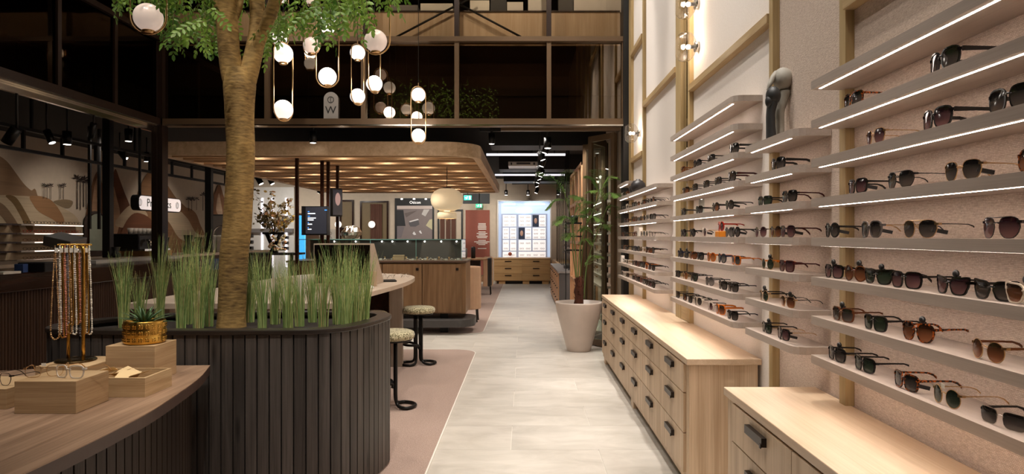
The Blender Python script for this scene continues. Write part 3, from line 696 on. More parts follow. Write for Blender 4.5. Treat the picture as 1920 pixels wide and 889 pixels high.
LAY = {
 1: {6: [(1596,'square','tortoise','smoke'),(1764,'oversized','black','smoke')],
     5: [(1637,'geometric','gold','plum'),(1750,'oversized','black','plum'),(1890,'oversized','black','smoke')],
     4: [(1604,'square','black','plum',None,'bar'),(1683,'aviator','gunmetal','smoke'),(1800,'geometric','gold','smoke','gold','bar'),(1942,'round','tortoise','brown')],
     3: [(1557,'round','black','smoke',None,'bar'),(1630,'geometric','grey','smoke','gold','bar'),(1719,'aviator','gold','smoke','gunmetal','bar'),(1869,'aviator','gunmetal','plum','gunmetal')],
     2: [(1560,'square','black','plum',None,'disc'),(1601,'round','brown','brown','black','disc'),(1642,'cat-eye','black','green',None,'disc'),(1695,'square','black','plum'),(1779,'cat-eye','black','plum',None,'disc'),(1859,'cat-eye','black','smoke'),(1925,'cat-eye','white','brown',None,'disc')],
     1: [(1577,'square','brown','smoke',None,'disc'),(1637,'square','black','green'),(1717,'geometric','tortoise','brown',None,'disc'),(1847,'round','gold','brown','brown')],
     0: [(1565,'square','black','smoke',None,'disc'),(1617,'square','black','green'),(1694,'square','tortoise','smoke','tortoise','bar'),(1770,'round','gold','green','gold','paper'),(1875,'rectangular','silver','smoke','black')]},
 2: {5: [(1455,'oversized','black','smoke')], 4: [(1431,'rectangular','black','green'),(1477,'square','black','smoke','burgundy')],
     3: [(1424,'round','silver','plum'),(1452,'round','gunmetal','brown',None,'bar'),(1474,'geometric','gunmetal','plum','burgundy','bar')],
     2: [(1437,'round','gold','green','amber','disc'),(1472,'square','burgundy','plum')],
     1: [(1430,'round','gold','green','black','disc'),(1474,'square','gold','brown','gunmetal','disc')],
     0: [(1435,'square','black','green',None,'disc'),(1466,'square','black','plum','gold','bar')]},
 3: {6: [(1279,'square','tortoise','brown'),(1306,'round','black','smoke'),(1331,'square','black','smoke'),(1373,'oversized','black','smoke')],
     5: [(1284,'square','black','brown'),(1301,'square','black','smoke'),(1322,'square','black','smoke'),(1344,'square','black','smoke'),(1369,'oversized','black','smoke','burgundy')],
     4: [(1280,'round','black','smoke'),(1309,'square','black','smoke'),(1340,'round','black','brown'),(1366,'round','black','smoke',None,'bar')],
     3: [(1280,'round','black','smoke'),(1297,'round','black','smoke'),(1319,'geometric','clear','plum','gold','bar'),(1350,'round','red','plum'),(1366,'round','grey','grey'),(1383,'round','black','smoke',None,'bar')],
     2: [(1274,'square','blue','smoke',None,'disc'),(1285,'square','black','smoke',None,'disc'),(1298,'square','tortoise','brown'),(1311,'square','black','smoke'),(1332,'round','amber','amber'),(1352,'round','blue','grey'),(1380,'square','amber','smoke')],
     1: [(1269,'square','black','smoke'),(1283,'round','gold','amber','black'),(1299,'aviator','black','green'),(1329,'round','grey','grey','black'),(1353,'square','black','smoke'),(1372,'square','black','smoke')],
     0: [(1269,'square','black','smoke'),(1282,'square','black','brown'),(1292,'square','black','smoke'),(1307,'aviator','clear','smoke','black'),(1330,'square','clear','plum','black'),(1348,'oversized','amber','brown','amber'),(1371,'square','black','smoke')]}}
for k in range(6):
    LAY.setdefault(4, {})[k] = []
    cols = [['black','brown','black','tortoise','black','black','black','black'],['gunmetal','burgundy','tortoise','black','black','amber','black','black'],['black','blue','black','gold','clear','black','tortoise','black'],
            ['burgundy','brown','clear','gold','clear','clear','gunmetal','gunmetal'],['black','tortoise','gunmetal','black','gold','clear','clear','black'],['black','black','gunmetal','clear','black','black','black','gunmetal']][k]
    for j in range(8):
        y = 7.62 - .168*j; LAY[4][k].append((VX+1.215*F/y, random.choice(('square','round','rectangular','geometric')), cols[j], random.choice(('smoke','optical','grey','brown') if k > 1 else ('smoke','plum','grey'))))
for k in range(7):
    LAY.setdefault(5, {})[k] = []
    for j in range(3):
        y = 8.42 - .18*j; LAY[5][k].append((VX+1.215*F/y, random.choice(('square','round','rectangular')), random.choice(('black','tortoise','brown','clear','gunmetal','burgundy')), random.choice(('smoke','optical','grey'))))
BN = {1: 'nearest bay', 2: 'short second bay', 3: 'third bay', 4: 'fourth bay', 5: 'farthest bay'}
MET = {'gold': 'thin gold', 'silver': 'thin silver', 'gunmetal': 'thin dark metal', 'grey': 'grey acetate', 'clear': 'crystal clear', 'blue': 'navy blue', 'white': 'cream white'}
for g, rows in LAY.items():
    n = BAYS[g][3]
    for k, lst in rows.items():
        z = 1.001 + .1603*k
        for j, it in enumerate(lst):
            px, shp, fr, ln = it[:4]; tp = it[4] if len(it) > 4 else None; tg = it[5] if len(it) > 5 else None
            xf = 1.213 + random.uniform(-.008, .006); sc = 1.04
            if shp == 'oversized': xf -= .002
            y = xf*F/(px-VX)
            y = min(max(y, BAYS[g][1]+.075), BAYS[g][2]-.06)
            yaw = -90 + random.uniform(-4, 9)
            if g == 3 and k == 3 and fr == 'red': zz = z + .036
            else: zz = z
            own = ('topmost' if k == n-1 else ORD[k])
            lab = '%s %s glasses, %s from left on the %s shelf, %s' % (MET.get(fr, fr), shp, COUNTW[j], own, BN[g])
            glasses((xf, y, zz+.0005), yaw, shp, fr, ln, lab, 'glasses on the %s shelf of the %s' % (own, BN[g]), tp, tg, sc, name='sunglasses')
# small extras on the shelves
y = 1.215*F/(1350-VX)
tag(MB().box(1.195, 1.245, y-.05, y+.04, 1.482, 1.5185).build('display_block', M['orange'], bevel=.004), 'small orange block under the red round glasses in the third bay', 'block')
t = thing('lens_box', 'clear acrylic lens holder standing on the fifth lowest shelf of the third bay', 'holder', (1.29, 4.85, 1.642))
MB().box(1.262, 1.266, 4.78, 4.92, 1.643, 1.75).build('pane', M['clear'], t); MB().box(1.25, 1.3, 4.77, 4.93, 1.643, 1.650).build('base', M['white'], t)
y = 1.22*F/(1199.5-VX)
tag(MB().box(1.20, 1.24, y-.07, y+.03, 1.483, 1.575).build('price_card', M['fleck'], bevel=.002), 'cream display card standing among glasses on the fourth lowest shelf, fourth bay', 'card')
y = 1.22*F/(1167-VX)
tag(MB().box(1.20, 1.24, y-.05, y+.05, 1.162, 1.245).build('price_card', M['white'], bevel=.002), 'white display card on the second lowest shelf of the farthest bay', 'card')
# --- black vases on the fourth bay
def vase(c, r, h, label):
    prof = [(0,0),(r*.55,0),(r*.85,h*.15),(r,h*.42),(r*.93,h*.68),(r*.6,h*.88),(r*.3,h*.94),(r*.3,h),(r*.22,h),(r*.22,h*.9),(0,h*.88)]
    tag(MB().lathe(prof, 32, c).build('vase', M['vase']), label, 'vase', 'black vases on the fourth bay')
p = PX(1196, 360, 1.262); vase((1.262, p.y-.02, 1.963), .083, .15, 'larger matt black round vase on the topmost shelf of the fourth bay')
vase((1.255, p.y+.20, 1.963), .062, .115, 'smaller matt black vase behind the larger one, partly hidden')
# --- sculpture: two figures
sx = 1.262
def SP(px, py, dx=0): 
    q = PX(px, py, sx); 
    q = P(px, py, 3.46); return Vector((q.x+dx, 3.46, q.z))
t = thing('sculpture', 'stone sculpture of two embracing figures, one pale and one black, atop second bay', 'sculpture', (SP(1452,0).x, 3.46, 1.963))
zb = 1.963
def limb(name, pts, rs, mat, squash=1.0, n=16, dy=0):
    mb = MB(); pp = catmull([Vector((SP(a, b).x, 3.46+dy+(c if c else 0), SP(a, b).z)) for a, b, c in pts], 5)
    k = len(rs)-1; rr = []
    for i in range(len(pp)):
        u = i/(len(pp)-1)*k; j = min(int(u), k-1); f = u-j; f = f*f*(3-2*f); rr.append((rs[j]*(1-f)+rs[j+1]*f))
    mb.tube(pp, rr, n, squash=squash); return mb.build(name, mat, t)
def zfix(px, z): return 442-(z-H)*F/3.46
b0 = zfix(0, zb)
limb('pale_body', [(1464,b0,.01),(1464,230,.01),(1464,208,.01),(1469,188,.01),(1473,171,.01),(1473,167,.01)], [.022,.021,.022,.025,.030,.010], M['stone_pale'])
h = SP(1469, 147); MB().ball((h.x, 3.47, h.z), .049, .05, .057, 28, 18).build('pale_head', M['stone_pale'], t)
limb('pale_arm', [(1438,170,-.01),(1443,158,-.01),(1450,145,0),(1458,137,.01)], [.006,.012,.015,.018], M['stone_pale'])
limb('black_body', [(1442,b0,-.03),(1441,235,-.03),(1441,215,-.03),(1444,196,-.03),(1447,186,-.03)], [.034,.031,.030,.034,.016], M['stone_dark'], squash=.7)
h = SP(1445, 182); mb = MB(); mb.ball((h.x, 3.425, h.z), .036, .038, .047, 28, 18); mb.ball((h.x-.02, 3.42, h.z-.03), .022, .022, .032, 18, 12); mb.build('black_head', M['stone_dark'], t)
# ================================================================== PLANTER
ctrl = [(-2.74,3.97),(-2.62,3.80),(-2.25,3.745),(-1.80,3.74),(-1.42,3.745),(-1.18,3.77),(-1.04,3.85),(-.945,4.04),(-.885,4.33),(-.89,4.52),(-1.0,4.66),(-1.3,4.72),(-1.85,4.70),(-2.35,4.58),(-2.62,4.35),(-2.73,4.15)]
PL = [(p.x, p.y) for p in catmull([(a, b, 0) for a, b in ctrl], 6, True)]
def offset(poly, d):
    out = []; n = len(poly)
    for i in range(n):
        a, b = Vector(poly[i-1]), Vector(poly[(i+1) % n]); t = (b-a).normalized(); nn = Vector((t.y, -t.x)); out.append((poly[i][0]+nn.x*d, poly[i][1]+nn.y*d))
    return out
pl = thing('planter', 'long oval planter clad in dark stained vertical boards with a black rim', 'planter', (-1.8, 4.2, 0))
def ringprism(outer, inner, z0, z1):
    mb = MB(); n = len(outer)
    V = [[mb.bm.verts.new((p[0], p[1], z)) for p in poly] for poly, z in ((outer,z0),(outer,z1),(inner,z1),(inner,z0))]
    for r in range(4):
        A, B = V[r], V[(r+1)%4]
        for k in range(n): mb.bm.faces.new((A[k], A[(k+1)%n], B[(k+1)%n], B[k]))
    return mb
ringprism(offset(PL, -.018), offset(PL, -.05), 0.009, .945).build('core', M['black'], pl)
ringprism(offset(PL, .012), offset(PL, -.085), .945, .972).build('rim', M['rim'], pl, bevel=.005)
MB().prism(offset(PL, -.052), .82, .925).build('soil', M['soil'], pl)
# boards along the outline
def along(poly, step, closed=True):
    pts = [Vector(p) for p in poly]; 
    if closed: pts.append(pts[0])
    L_ = [0]
    for a, b in zip(pts, pts[1:]): L_.append(L_[-1]+(b-a).length)
    n = int(L_[-1]/step); st = L_[-1]/n; out = []
    for i in range(n):
        s = (i+.5)*st; j = max(k for k in range(len(L_)) if L_[k] <= s); j = min(j, len(pts)-2)
        d = (pts[j+1]-pts[j]); u = (s-L_[j])/max(1e-6, L_[j+1]-L_[j]); out.append((pts[j]+d*u, d.normalized(), st))
    return out
bm_ = None
for p, d, st in along(PL, .0655):
    if bm_ is None: bm_ = MB().box(-st/2+.004, st/2-.004, -.001, .016, .02, .944).mesh('board', M['stain'])
    o = link('board', bm_, pl); 
    o.location = (p.x+1.8, p.y-4.2, 0); o.rotation_euler = (0, 0, math.atan2(d.y, d.x))
# ornamental grass clumps
def grass_mat(nm, c1, c2):
    m, t, b = newmat(nm); N, L = t.nodes.new, t.links.new
    tc = N('ShaderNodeTexCoord'); n = N('ShaderNodeTexNoise'); n.inputs['Scale'].default_value = 1; mp = N('ShaderNodeMapping'); mp.inputs['Scale'].default_value = (300, 300, 6); L(tc.outputs['Object'], mp.inputs[0]); L(mp.outputs[0], n.inputs['Vector'])
    cr = N('ShaderNodeValToRGB'); e = cr.color_ramp.elements; e[0].position=.4; e[1].position=.65; e[0].color=c1; e[1].color=c2; L(n.outputs['Fac'], cr.inputs[0]); L(cr.outputs[0], b.inputs['Base Color'])
    b.inputs['Roughness'].default_value=.45
    return m
M['grassA'] = grass_mat('grass_green', srgb(112,146,80), srgb(184,202,130)); M['grassB'] = grass_mat('grass_olive', srgb(146,166,92), srgb(222,218,150)); M['grassC'] = grass_mat('grass_straw', srgb(176,150,96), srgb(206,190,140))
def grass(cx, cy, h, n, spread, lean=0, straw=.08):
    mb = MB()
    for i in range(n):
        a = random.uniform(0, 2*math.pi); r0 = random.uniform(0, .028); hh = h*random.uniform(.55, 1.04)
        b0 = Vector((cx+r0*math.cos(a), cy+r0*math.sin(a), .9255)); out = Vector((math.cos(a), math.sin(a), 0))*spread*random.uniform(.1,1)*hh + Vector((lean*hh,0,0))
        w = random.uniform(.0018,.0036); th = random.uniform(0, math.pi); sd = Vector((math.cos(th), math.sin(th), 0))*w
        prev = None; mi = 2 if random.random() < straw else (1 if random.random() < .35 else 0)
        for k in range(5):
            u = k/4; c = b0 + out*(u**1.8) + Vector((0,0,hh*(u-.06*u*u))); ww = (1-u*.85)
            cur = (mb.bm.verts.new(c-sd*ww), mb.bm.verts.new(c+sd*ww))
            if prev: mb.bm.faces.new((prev[0], prev[1], cur[1], cur[0])).material_index = mi
            prev = cur
    return mb
clumps = [(232,.50),(262,.36),(300,.60),(340,.52),(352,.64),(372,.62),(392,.50),(468,.50),(492,.52),(516,.46),(540,.50),(562,.48),(586,.47),(606,.52),(632,.58),(650,.56),(668,.52),(684,.50)]
for i, (px, hh) in enumerate(clumps):
    Y = [4.0, 4.25, 4.45, 4.1, 4.35][i % 5]; 
    if px > 640: Y = 4.05+.1*(i%3)
    if px < 270: Y = 4.2
    x = (px-VX)*Y/F
    mb = grass(x, Y, hh*1.0, 105, .17, random.uniform(-.05,.05))
    o = mb.build('ornamental_grass', [M['grassA'], M['grassB'], M['grassC']])
    tag(o, 'tall upright green grass clump in the dark planter, ' + ['at its far left','left of the gold pot, shorter','behind the gold pot','tall, third left of the trunk','tall, second left of the trunk','tallest, left of the trunk','touching the left of the trunk','touching the right of the trunk','second to the right of the trunk','third to the right of the trunk','fourth to the right of the trunk','fifth to the right of the trunk','sixth to the right of the trunk','below the clear frame sign','before the leaning mirror','fourth from the right end','second from the right end','at the right end'][i], 'grass', 'grass clumps in the planter')
# ================================================================== TREE
def bark():
    m, t, b = newmat('bark'); N, L = t.nodes.new, t.links.new
    tc = N('ShaderNodeTexCoord'); mp = N('ShaderNodeMapping'); mp.inputs['Scale'].default_value=(22,22,75); L(tc.outputs['Object'], mp.inputs[0])
    n = N('ShaderNodeTexNoise'); n.inputs['Scale'].default_value=1; n.inputs['Detail'].default_value=5; L(mp.outputs[0], n.inputs['Vector'])
    n2 = N('ShaderNodeTexNoise'); n2.inputs['Scale'].default_value=5; n2.inputs['Detail'].default_value=4; L(tc.outputs['Object'], n2.inputs['Vector'])
    mx = N('ShaderNodeMix'); mx.data_type='FLOAT'; mx.inputs[0].default_value=.45; L(n.outputs['Fac'], mx.inputs[2]); L(n2.outputs['Fac'], mx.inputs[3])
    cr = N('ShaderNodeValToRGB'); e=cr.color_ramp.elements; e[0].position=.33; e[1].position=.66; e[0].color=srgb(98,74,40); e[1].color=srgb(188,152,90); L(mx.outputs[0], cr.inputs[0]); L(cr.outputs[0], b.inputs['Base Color'])
    b.inputs['Roughness'].default_value=.8; bp=N('ShaderNodeBump'); bp.inputs['Strength'].default_value=.7; bp.inputs['Distance'].default_value=.008; L(mx.outputs[0], bp.inputs['Height']); L(bp.outputs[0], b.inputs['Normal']); return m
M['bark'] = bark()
TY = 4.22
tree = thing('indoor_tree', 'tall tree with forked golden-brown trunk and hanging green leaf sprays growing from the planter', 'tree', (P(432,620,TY).x, TY, .92))
def stem(pts, n=14, sub=5):
    pp = catmull([Vector((P(a,b,TY+dy).x, TY+dy, P(a,b,TY+dy).z)) for a,b,w_,dy in pts], sub); rs=[]; k=len(pts)-1
    for i in range(len(pp)):
        u = i/(len(pp)-1)*k; j=min(int(u),k-1); f=u-j; rs.append((pts[j][2]*(1-f)+pts[j+1][2]*f)/2*TY/F)
    return pp, rs
mb = MB()
def wob(pp, rs, n=20, amp=.06):
    rings=[]
    for i,(p,r) in enumerate(zip(pp,rs)):
        rings.append([mb.bm.verts.new(p+Vector((math.cos(q),math.sin(q),0))*r*(1+amp*math.sin(3*q+p.z*2.3)+amp*.6*math.sin(5*q-p.z*3.1+1))) for q in [2*math.pi*k/n for k in range(n)]])
    for A,B in zip(rings,rings[1:]):
        for k in range(n): mb.bm.faces.new((A[k],A[(k+1)%n],B[(k+1)%n],B[k])).smooth=True
wob(*stem([(434,613,54,0),(435,590,50,0),(438,540,50,0),(441,480,51,0),(447,420,51,0),(451,340,50,0),(452,280,50,0),(449,230,51,0),(448,190,54,0),(448,160,58,0),(446,130,50,0)]))
wob(*stem([(449,185,40,0),(437,145,42,0),(429,100,38,-.02),(425,50,38,-.04),(420,0,40,-.06),(413,-60,38,-.1),(405,-140,30,-.15)]))
wob(*stem([(450,190,40,0),(462,150,36,.02),(472,110,34,.03),(480,70,32,.05),(482,35,28,.06),(481,0,28,.08),(478,-60,24,.1),(470,-140,20,.15)]))
wob(*stem([(474,110,22,.03),(490,65,24,.02),(503,35,24,0),(516,0,24,-.02),(535,-50,22,-.05),(560,-120,16,-.1)]))
wob(*stem([(428,60,16,-.02),(440,25,20,0),(447,0,18,.03),(455,-60,14,.1)]))
mb.build('trunk', M['bark'], tree)
mb = MB()
for pts in ([(405,-60,14,-.1),(350,-95,10,-.2),(290,-90,7,-.3),(235,-50,4,-.35)], [(535,-50,14,0),(590,-80,11,.3),(650,-80,8,.5),(710,-40,4,.7)],[(478,-60,14,.1),(520,-90,10,.5),(580,-80,8,.9),(620,-30,4,1.0)],[(413,-60,14,-.1),(380,-60,9,.2),(350,-20,5,.4),(330,20,3,.45)],[(455,-60,10,.1),(500,-60,8,-.3),(560,-50,6,-.4),(600,-10,4,-.45)]):
    pp, rs = stem(pts); mb.tube(pp, rs, 8)
mb.build('branches', M['bark'], tree)
def leafmat(nm, c1, c2):
    m, t, b = newmat(nm); N, L = t.nodes.new, t.links.new
    oi = N('ShaderNodeObjectInfo'); tc=N('ShaderNodeTexCoord'); n=N('ShaderNodeTexNoise'); n.inputs['Scale'].default_value=25; L(tc.outputs['Object'], n.inputs['Vector'])
    ad=N('ShaderNodeMath'); ad.operation='ADD'; L(oi.outputs['Random'],ad.inputs[0]); L(n.outputs['Fac'],ad.inputs[1]); hf=N('ShaderNodeMath'); hf.operation='MULTIPLY'; hf.inputs[1].default_value=.5; L(ad.outputs[0],hf.inputs[0])
    cr=N('ShaderNodeValToRGB'); e=cr.color_ramp.elements; e[0].position=.25; e[1].position=.75; e[0].color=c1; e[1].color=c2; L(hf.outputs[0],cr.inputs[0]); L(cr.outputs[0],b.inputs['Base Color'])
    b.inputs['Roughness'].default_value=.45
    out=t.nodes['Material Output']; tl=N('ShaderNodeBsdfTranslucent'); L(cr.outputs[0],tl.inputs[0]); mx=N('ShaderNodeMixShader'); mx.inputs[0].default_value=.35; L(b.outputs[0],mx.inputs[1]); L(tl.outputs[0],mx.inputs[2]); L(mx.outputs[0],out.inputs[0]); return m
M['leaf'] = leafmat('leaf_green', srgb(66,106,38), srgb(140,176,70))
M['fern'] = leafmat('fern_green', srgb(84,126,60), srgb(150,184,98))
M['twig'] = plain('twig', srgb(96,82,50), .8)
def leaflet(mb, c, d, n, L_, W_, mi=0):
    d = d.normalized(); s = d.cross(n).normalized(); n = s.cross(d)
    p = [c, c+d*L_*.3+s*W_*.45+n*W_*.1, c+d*L_*.65+s*W_*.5+n*W_*.1, c+d*L_-n*W_*.05, c+d*L_*.65-s*W_*.5+n*W_*.1, c+d*L_*.3-s*W_*.45+n*W_*.1, c+d*L_*.5-n*W_*.06]
    v = [mb.bm.verts.new(q) for q in p]
    for a,b in ((0,1),(1,2),(2,3),(3,4),(4,5),(5,0)):
        f = mb.bm.faces.new((v[a],v[b],v[6])); f.material_index=mi; f.smooth=True
def spray(seed, n=5):
    random.seed(seed); mb=MB(); pts=[]; x=Vector((0,0,0)); d=Vector((random.uniform(-.5,.5),random.uniform(-.5,.5),-.7)).normalized()
    for i in range(n*2+2):
        pts.append(x.copy()); x+=d*.017; d=(d+Vector((0,0,-.09))).normalized()
    mb.tube(pts, [.0016-.0001*i for i in range(len(pts))], 4, mi=1)
    side=d.cross(Vector((0,1,.3))).normalized(); nn = side.cross(d)
    for i in range(2, len(pts)-1, 2):
        for s in (-1,1):
            dd=(side*s*.9+d*.6+Vector((0,0,-.15))+Vector([random.uniform(-.2,.2) for _ in range(3)]))
            leaflet(mb, pts[i], dd, nn+Vector([random.uniform(-.35,.35) for _ in range(3)]), random.uniform(.032,.042), random.uniform(.015,.021))
    leaflet(mb, pts[-1], d, nn, .04, .02)
    return mb.mesh('leaf_spray', [M['leaf'], M['twig']])
SPR=[spray(s, random.choice((4,5,6))) for s in range(6)]
random.seed(11)
prof=[(195,-6),(240,12),(262,10),(300,40),(322,88),(350,80),(368,72),(385,66),(408,106),(418,80),(432,40),(452,55),(470,40),(490,95),(505,100),(522,72),(540,62),(560,58),(590,60),(612,45),(640,66),(662,40),(690,20),(715,6),(735,-12)]
def lim(px):
    for (a,b),(c,d) in zip(prof,prof[1:]):
        if a<=px<=c: return b+(d-b)*(px-a)/(c-a)
    return -30
cnt=0
SCAL=[]
while cnt < 298:
    px=random.uniform(200,735); py=random.uniform(-70, 95)
    L_=lim(px)-34
    if cnt%4==0: py=L_-random.uniform(0,10)
    if py>L_: continue
    if 415<px<500 and py>-20 and random.random()<.8: continue
    if 395<px<505 and py>-45: dpt_min=4.5
    else: dpt_min=3.75
    dpt = random.uniform(max(dpt_min,3.75),5.0)
    if 228<px<322 and py>-40: dpt=random.uniform(4.4,5.0)
    if 420<px<520: dpt=random.uniform(4.4,5.0)
    p=P(px,py,dpt)
    o=link('leaf_spray', SPR[cnt%6], tree); o.location=(p.x-tree.location.x,p.y-tree.location.y,p.z-tree.location.z)
    o.rotation_euler=(random.uniform(-.5,.5),random.uniform(-.5,.5),random.uniform(0,6.28)); s=random.uniform(.8,1.15); o.scale=(s,s,s); cnt+=1
# rest of the crown above the frame, one object
mb=MB()
for i in range(2600):
    a=random.uniform(0,6.28); r=math.sqrt(random.random())*1.3; z=random.uniform(3.12,4.3)
    c=Vector((-1.75+r*math.cos(a), 4.3+r*.8*math.sin(a), z))
    if (c.z-H)*F/c.y < 442+14: continue
    d=Vector((random.gauss(0,1),random.gauss(0,1),random.gauss(-.5,.7)))
    leaflet(mb,c,d,Vector((random.gauss(0,.5),random.gauss(0,.5),1)),.045,.024)
o=mb.build('crown_foliage', M['leaf'], tree); o['kind']='stuff'
# ================================================================== DISPLAY TABLE
TZ=.79
edge=[(-1.695,3.69),(-1.60,3.37),(-1.536,3.037),(-1.489,2.726),(-1.476,2.518),(-1.470,2.346),(-1.471,2.009),(-1.49,1.6),(-1.54,1.2)]
ep=[(p.x,p.y) for p in catmull([(a,b,0) for a,b in edge],4)]
back=[(-3.2,1.2),(-3.2,3.0),(-2.95,3.45),(-2.53,3.60),(-2.1,3.67)]
tb=thing('display_table','low walnut-topped table with curved edge on dark board base, bottom left','table',(-2.3,2.5,0))
MB().prism(back+ep, TZ-.004, TZ).build('tabletop', M['walnut_y'], tb)
MB().prism(back+ep, TZ-.05, TZ-.004).build('edge_band', plain('table_edge', srgb(70,52,44), .45), tb)
inn=[(x-.085,y-.03) for x,y in ep]
core=[(-3.1,1.25),(-3.1,3.0),(-2.85,3.38),(-2.4,3.52)]+[(x-.018,y) for x,y in inn]
MB().prism(core,.009,TZ-.05).build('base', M['black'], tb)
bd=None
for p,d,st in along(inn,.0655,False):
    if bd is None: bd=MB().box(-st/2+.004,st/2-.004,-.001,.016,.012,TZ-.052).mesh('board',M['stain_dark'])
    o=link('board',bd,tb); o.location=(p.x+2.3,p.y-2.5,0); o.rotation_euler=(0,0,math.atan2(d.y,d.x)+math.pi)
def block(x0,x1,y0,y1,z1,label,skew=0,mat='block'):
    return tag(MB().prism([(x0,y0),(x1,y0),(x1+skew,y1),(x0+skew,y1)],TZ+.0005,z1).build('wooden_block',M[mat],bevel=.0015),label,'block','oak display blocks on the low table')
block(-2.00,-1.758,2.68,2.90,.918,'large front oak block carrying two clear eyeglasses',-.005)
block(-2.24,-2.0,3.13,3.40,.89,'flat oak block under the brass necklace stand')
block(-2.0,-1.765,3.265,3.47,.962,'tall oak block under the gold succulent pot')
block(-2.36,-2.085,2.75,3.0,.872,'oak block at the far left edge with glasses on it')
tr=thing('tray','open oak box with folded paper inside, right of the large front block','tray',(-1.77,3.07,TZ))
x0,x1,y0,y1,zt=-1.95,-1.638,2.952,3.178,.874; th=.012
MB().box(x0,x1,y0,y1,TZ+.0005,TZ+.012).box(x0,x1,y0,y0+th,TZ+.012,zt).box(x0,x1,y1-th,y1,TZ+.012,zt).box(x0,x0+th,y0+th,y1-th,TZ+.012,zt).box(x1-th,x1,y0+th,y1-th,TZ+.012,zt).build('box',M['tray'],tr)
pm=plain('kraft_paper', srgb(222,192,144), .8)
for i,(cx,cy,a,ti) in enumerate(((-1.87,3.05,.3,.35),(-1.80,3.08,-.5,-.3),(-1.72,3.05,.8,.3),(-1.76,3.04,.2,-.25),(-1.84,3.10,1.1,.2))):
    u=Vector((math.cos(a),math.sin(a),ti*.6))*.042; v=Vector((-math.sin(a),math.cos(a),-ti))*.04
    tag(MB().obox((cx,cy,.872 if i else .886),u,v,(0,0,.0006)).build('paper_sheet',pm),['creased kraft paper sheet leaning out of the tray at left','folded paper sheet in the tray middle back','folded paper sheet at the right of the tray','small paper sheet in front inside the tray','paper sheet at the back left of the tray'][i],'paper','paper sheets in the tray')
glasses((-1.825,2.735,.9185),-12,'square','clear','optical','clear square eyeglasses with gold temples, right of two on the large block','eyeglasses on the large block','gold',None,1.0,name='eyeglasses')
glasses((-1.94,2.76,.9185),24,'square','gold','optical','gold wire eyeglasses, left of two on the large block','eyeglasses on the large block','gold','paper',1.0,name='eyeglasses')
glasses((-2.17,2.82,.8725),-20,'geometric','gunmetal','optical','dark wire eyeglasses on the leftmost oak block','eyeglasses on the leftmost block',None,'paper',1.0,name='eyeglasses')
# gold pot with succulent
gp=thing('flower_pot','gold relief-patterned pot on the tall oak block','pot',(-1.868,3.365,.962))
prof=[(0,0),(.088,0),(.094,.006),(.094,.108),(.090,.112),(.086,.108),(.086,.09),(0,.09)]
MB().lathe(prof,40,(-1.868,3.365,.9625)).build('bowl',M['gold'],gp)
mb=MB()
for r in range(3):
    for k in range(20):
        a=2*math.pi*k/20; c=Vector((-1.868+.094*math.cos(a),3.365+.094*math.sin(a),.9625+.022+.033*r))
        n=Vector((math.cos(a),math.sin(a),0)); s=Vector((-math.sin(a),math.cos(a),0)); 
        for q in range(4):
            b_=q*math.pi/2; cc=c+(s*math.cos(b_+.78)+Vector((0,0,1))*math.sin(b_+.78))*.0072
            v=[mb.bm.verts.new(cc+s*(.0062*math.cos(g))+Vector((0,0,.0062*math.sin(g)))) for g in [k2*math.pi/3 for k2 in range(6)]]
            t_=mb.bm.verts.new(cc+n*.0055)
            for k2 in range(6): mb.bm.faces.new((v[k2],v[(k2+1)%6],t_)).smooth=True
o=mb.build('relief',M['gold'],gp); o['kind']='stuff'
su=thing('succulent','spiky green aloe-like succulent in the gold pot','plant',(-1.868,3.365,1.05))
sm=plain('succulent_green',srgb(74,104,66),.45,var=.15); random.seed(5)
for i in range(26):
    a=i*2.4; el=.25+.95*(i/26.0); L_=.165-.06*(i/26.0); mb=MB()
    d=Vector((math.cos(a)*math.cos(el),math.sin(a)*math.cos(el),math.sin(el))); s=Vector((-math.sin(a),math.cos(a),0)); up=s.cross(d)*-1; c=Vector((-1.868,3.365,1.056)); pr=None
    for k in range(6):
        u=k/5; w_=.013*(1-u)**.7*(1 if u>.1 else .8)+.0004; p=c+d*L_*u+Vector((0,0,-.03*u*u*math.cos(el)))
        cur=[mb.bm.verts.new(p+s*w_),mb.bm.verts.new(p-up*w_*.45),mb.bm.verts.new(p-s*w_),mb.bm.verts.new(p+up*w_*.15)]
        if pr:
            for q in range(4): mb.bm.faces.new((pr[q],pr[(q+1)%4],cur[(q+1)%4],cur[q])).smooth=True
        pr=cur
    mb.build('leaf',sm,su)
# necklace stand
ns=thing('jewellery_stand','brass necklace stand with round dark base on the flat oak block','stand',(-2.145,3.27,.89))
cx,cy=-2.145,3.27
MB().lathe([(0,0),(.088,0),(.088,.006),(.084,.009),(0,.009)],36,(cx,cy,.8905)).build('base',plain('bronze_disc',srgb(84,66,40),.25,.9),ns)
tp=1.438
a0=Vector((cx-.056,cy+.03,.9)); a1=Vector((cx+.055,cy-.03,.9))
rod=catmull([a0,a0+Vector((0,0,.3)),a0+Vector((0,0,tp-.93)),a0+Vector((.008,-.005,tp-.905)),a0+Vector((.024,-.013,tp-.9)),a1+Vector((-.024,.013,tp-.9)),a1+Vector((-.008,.005,tp-.905)),a1+Vector((0,0,tp-.93)),a1+Vector((0,0,.3)),a1],3)
MB().tube(rod,.0075,10).build('frame',M['gold'],ns)
bar0=Vector((cx-.075,cy-.02,tp+.008)); bar1=Vector((cx+.075,cy+.0,tp+.008))
mb=MB(); mb.tube([bar0,bar1],.004,8)
for k in range(26):
    q=bar0.lerp(bar1,(k+.5)/26); mb.ball(q,.0055,u=8,v=6)
mb.build('bar',M['gold'],ns)
random.seed(3)
ncol=[('gold',M['gold']),('white bead',M['fleck']),('fine gold chain',M['gold']),('coral bead',plain('coral_bead',srgb(214,140,110),.4)),('grey bead',plain('grey_bead',srgb(120,116,120),.4)),('champagne bead',M['brass'])]
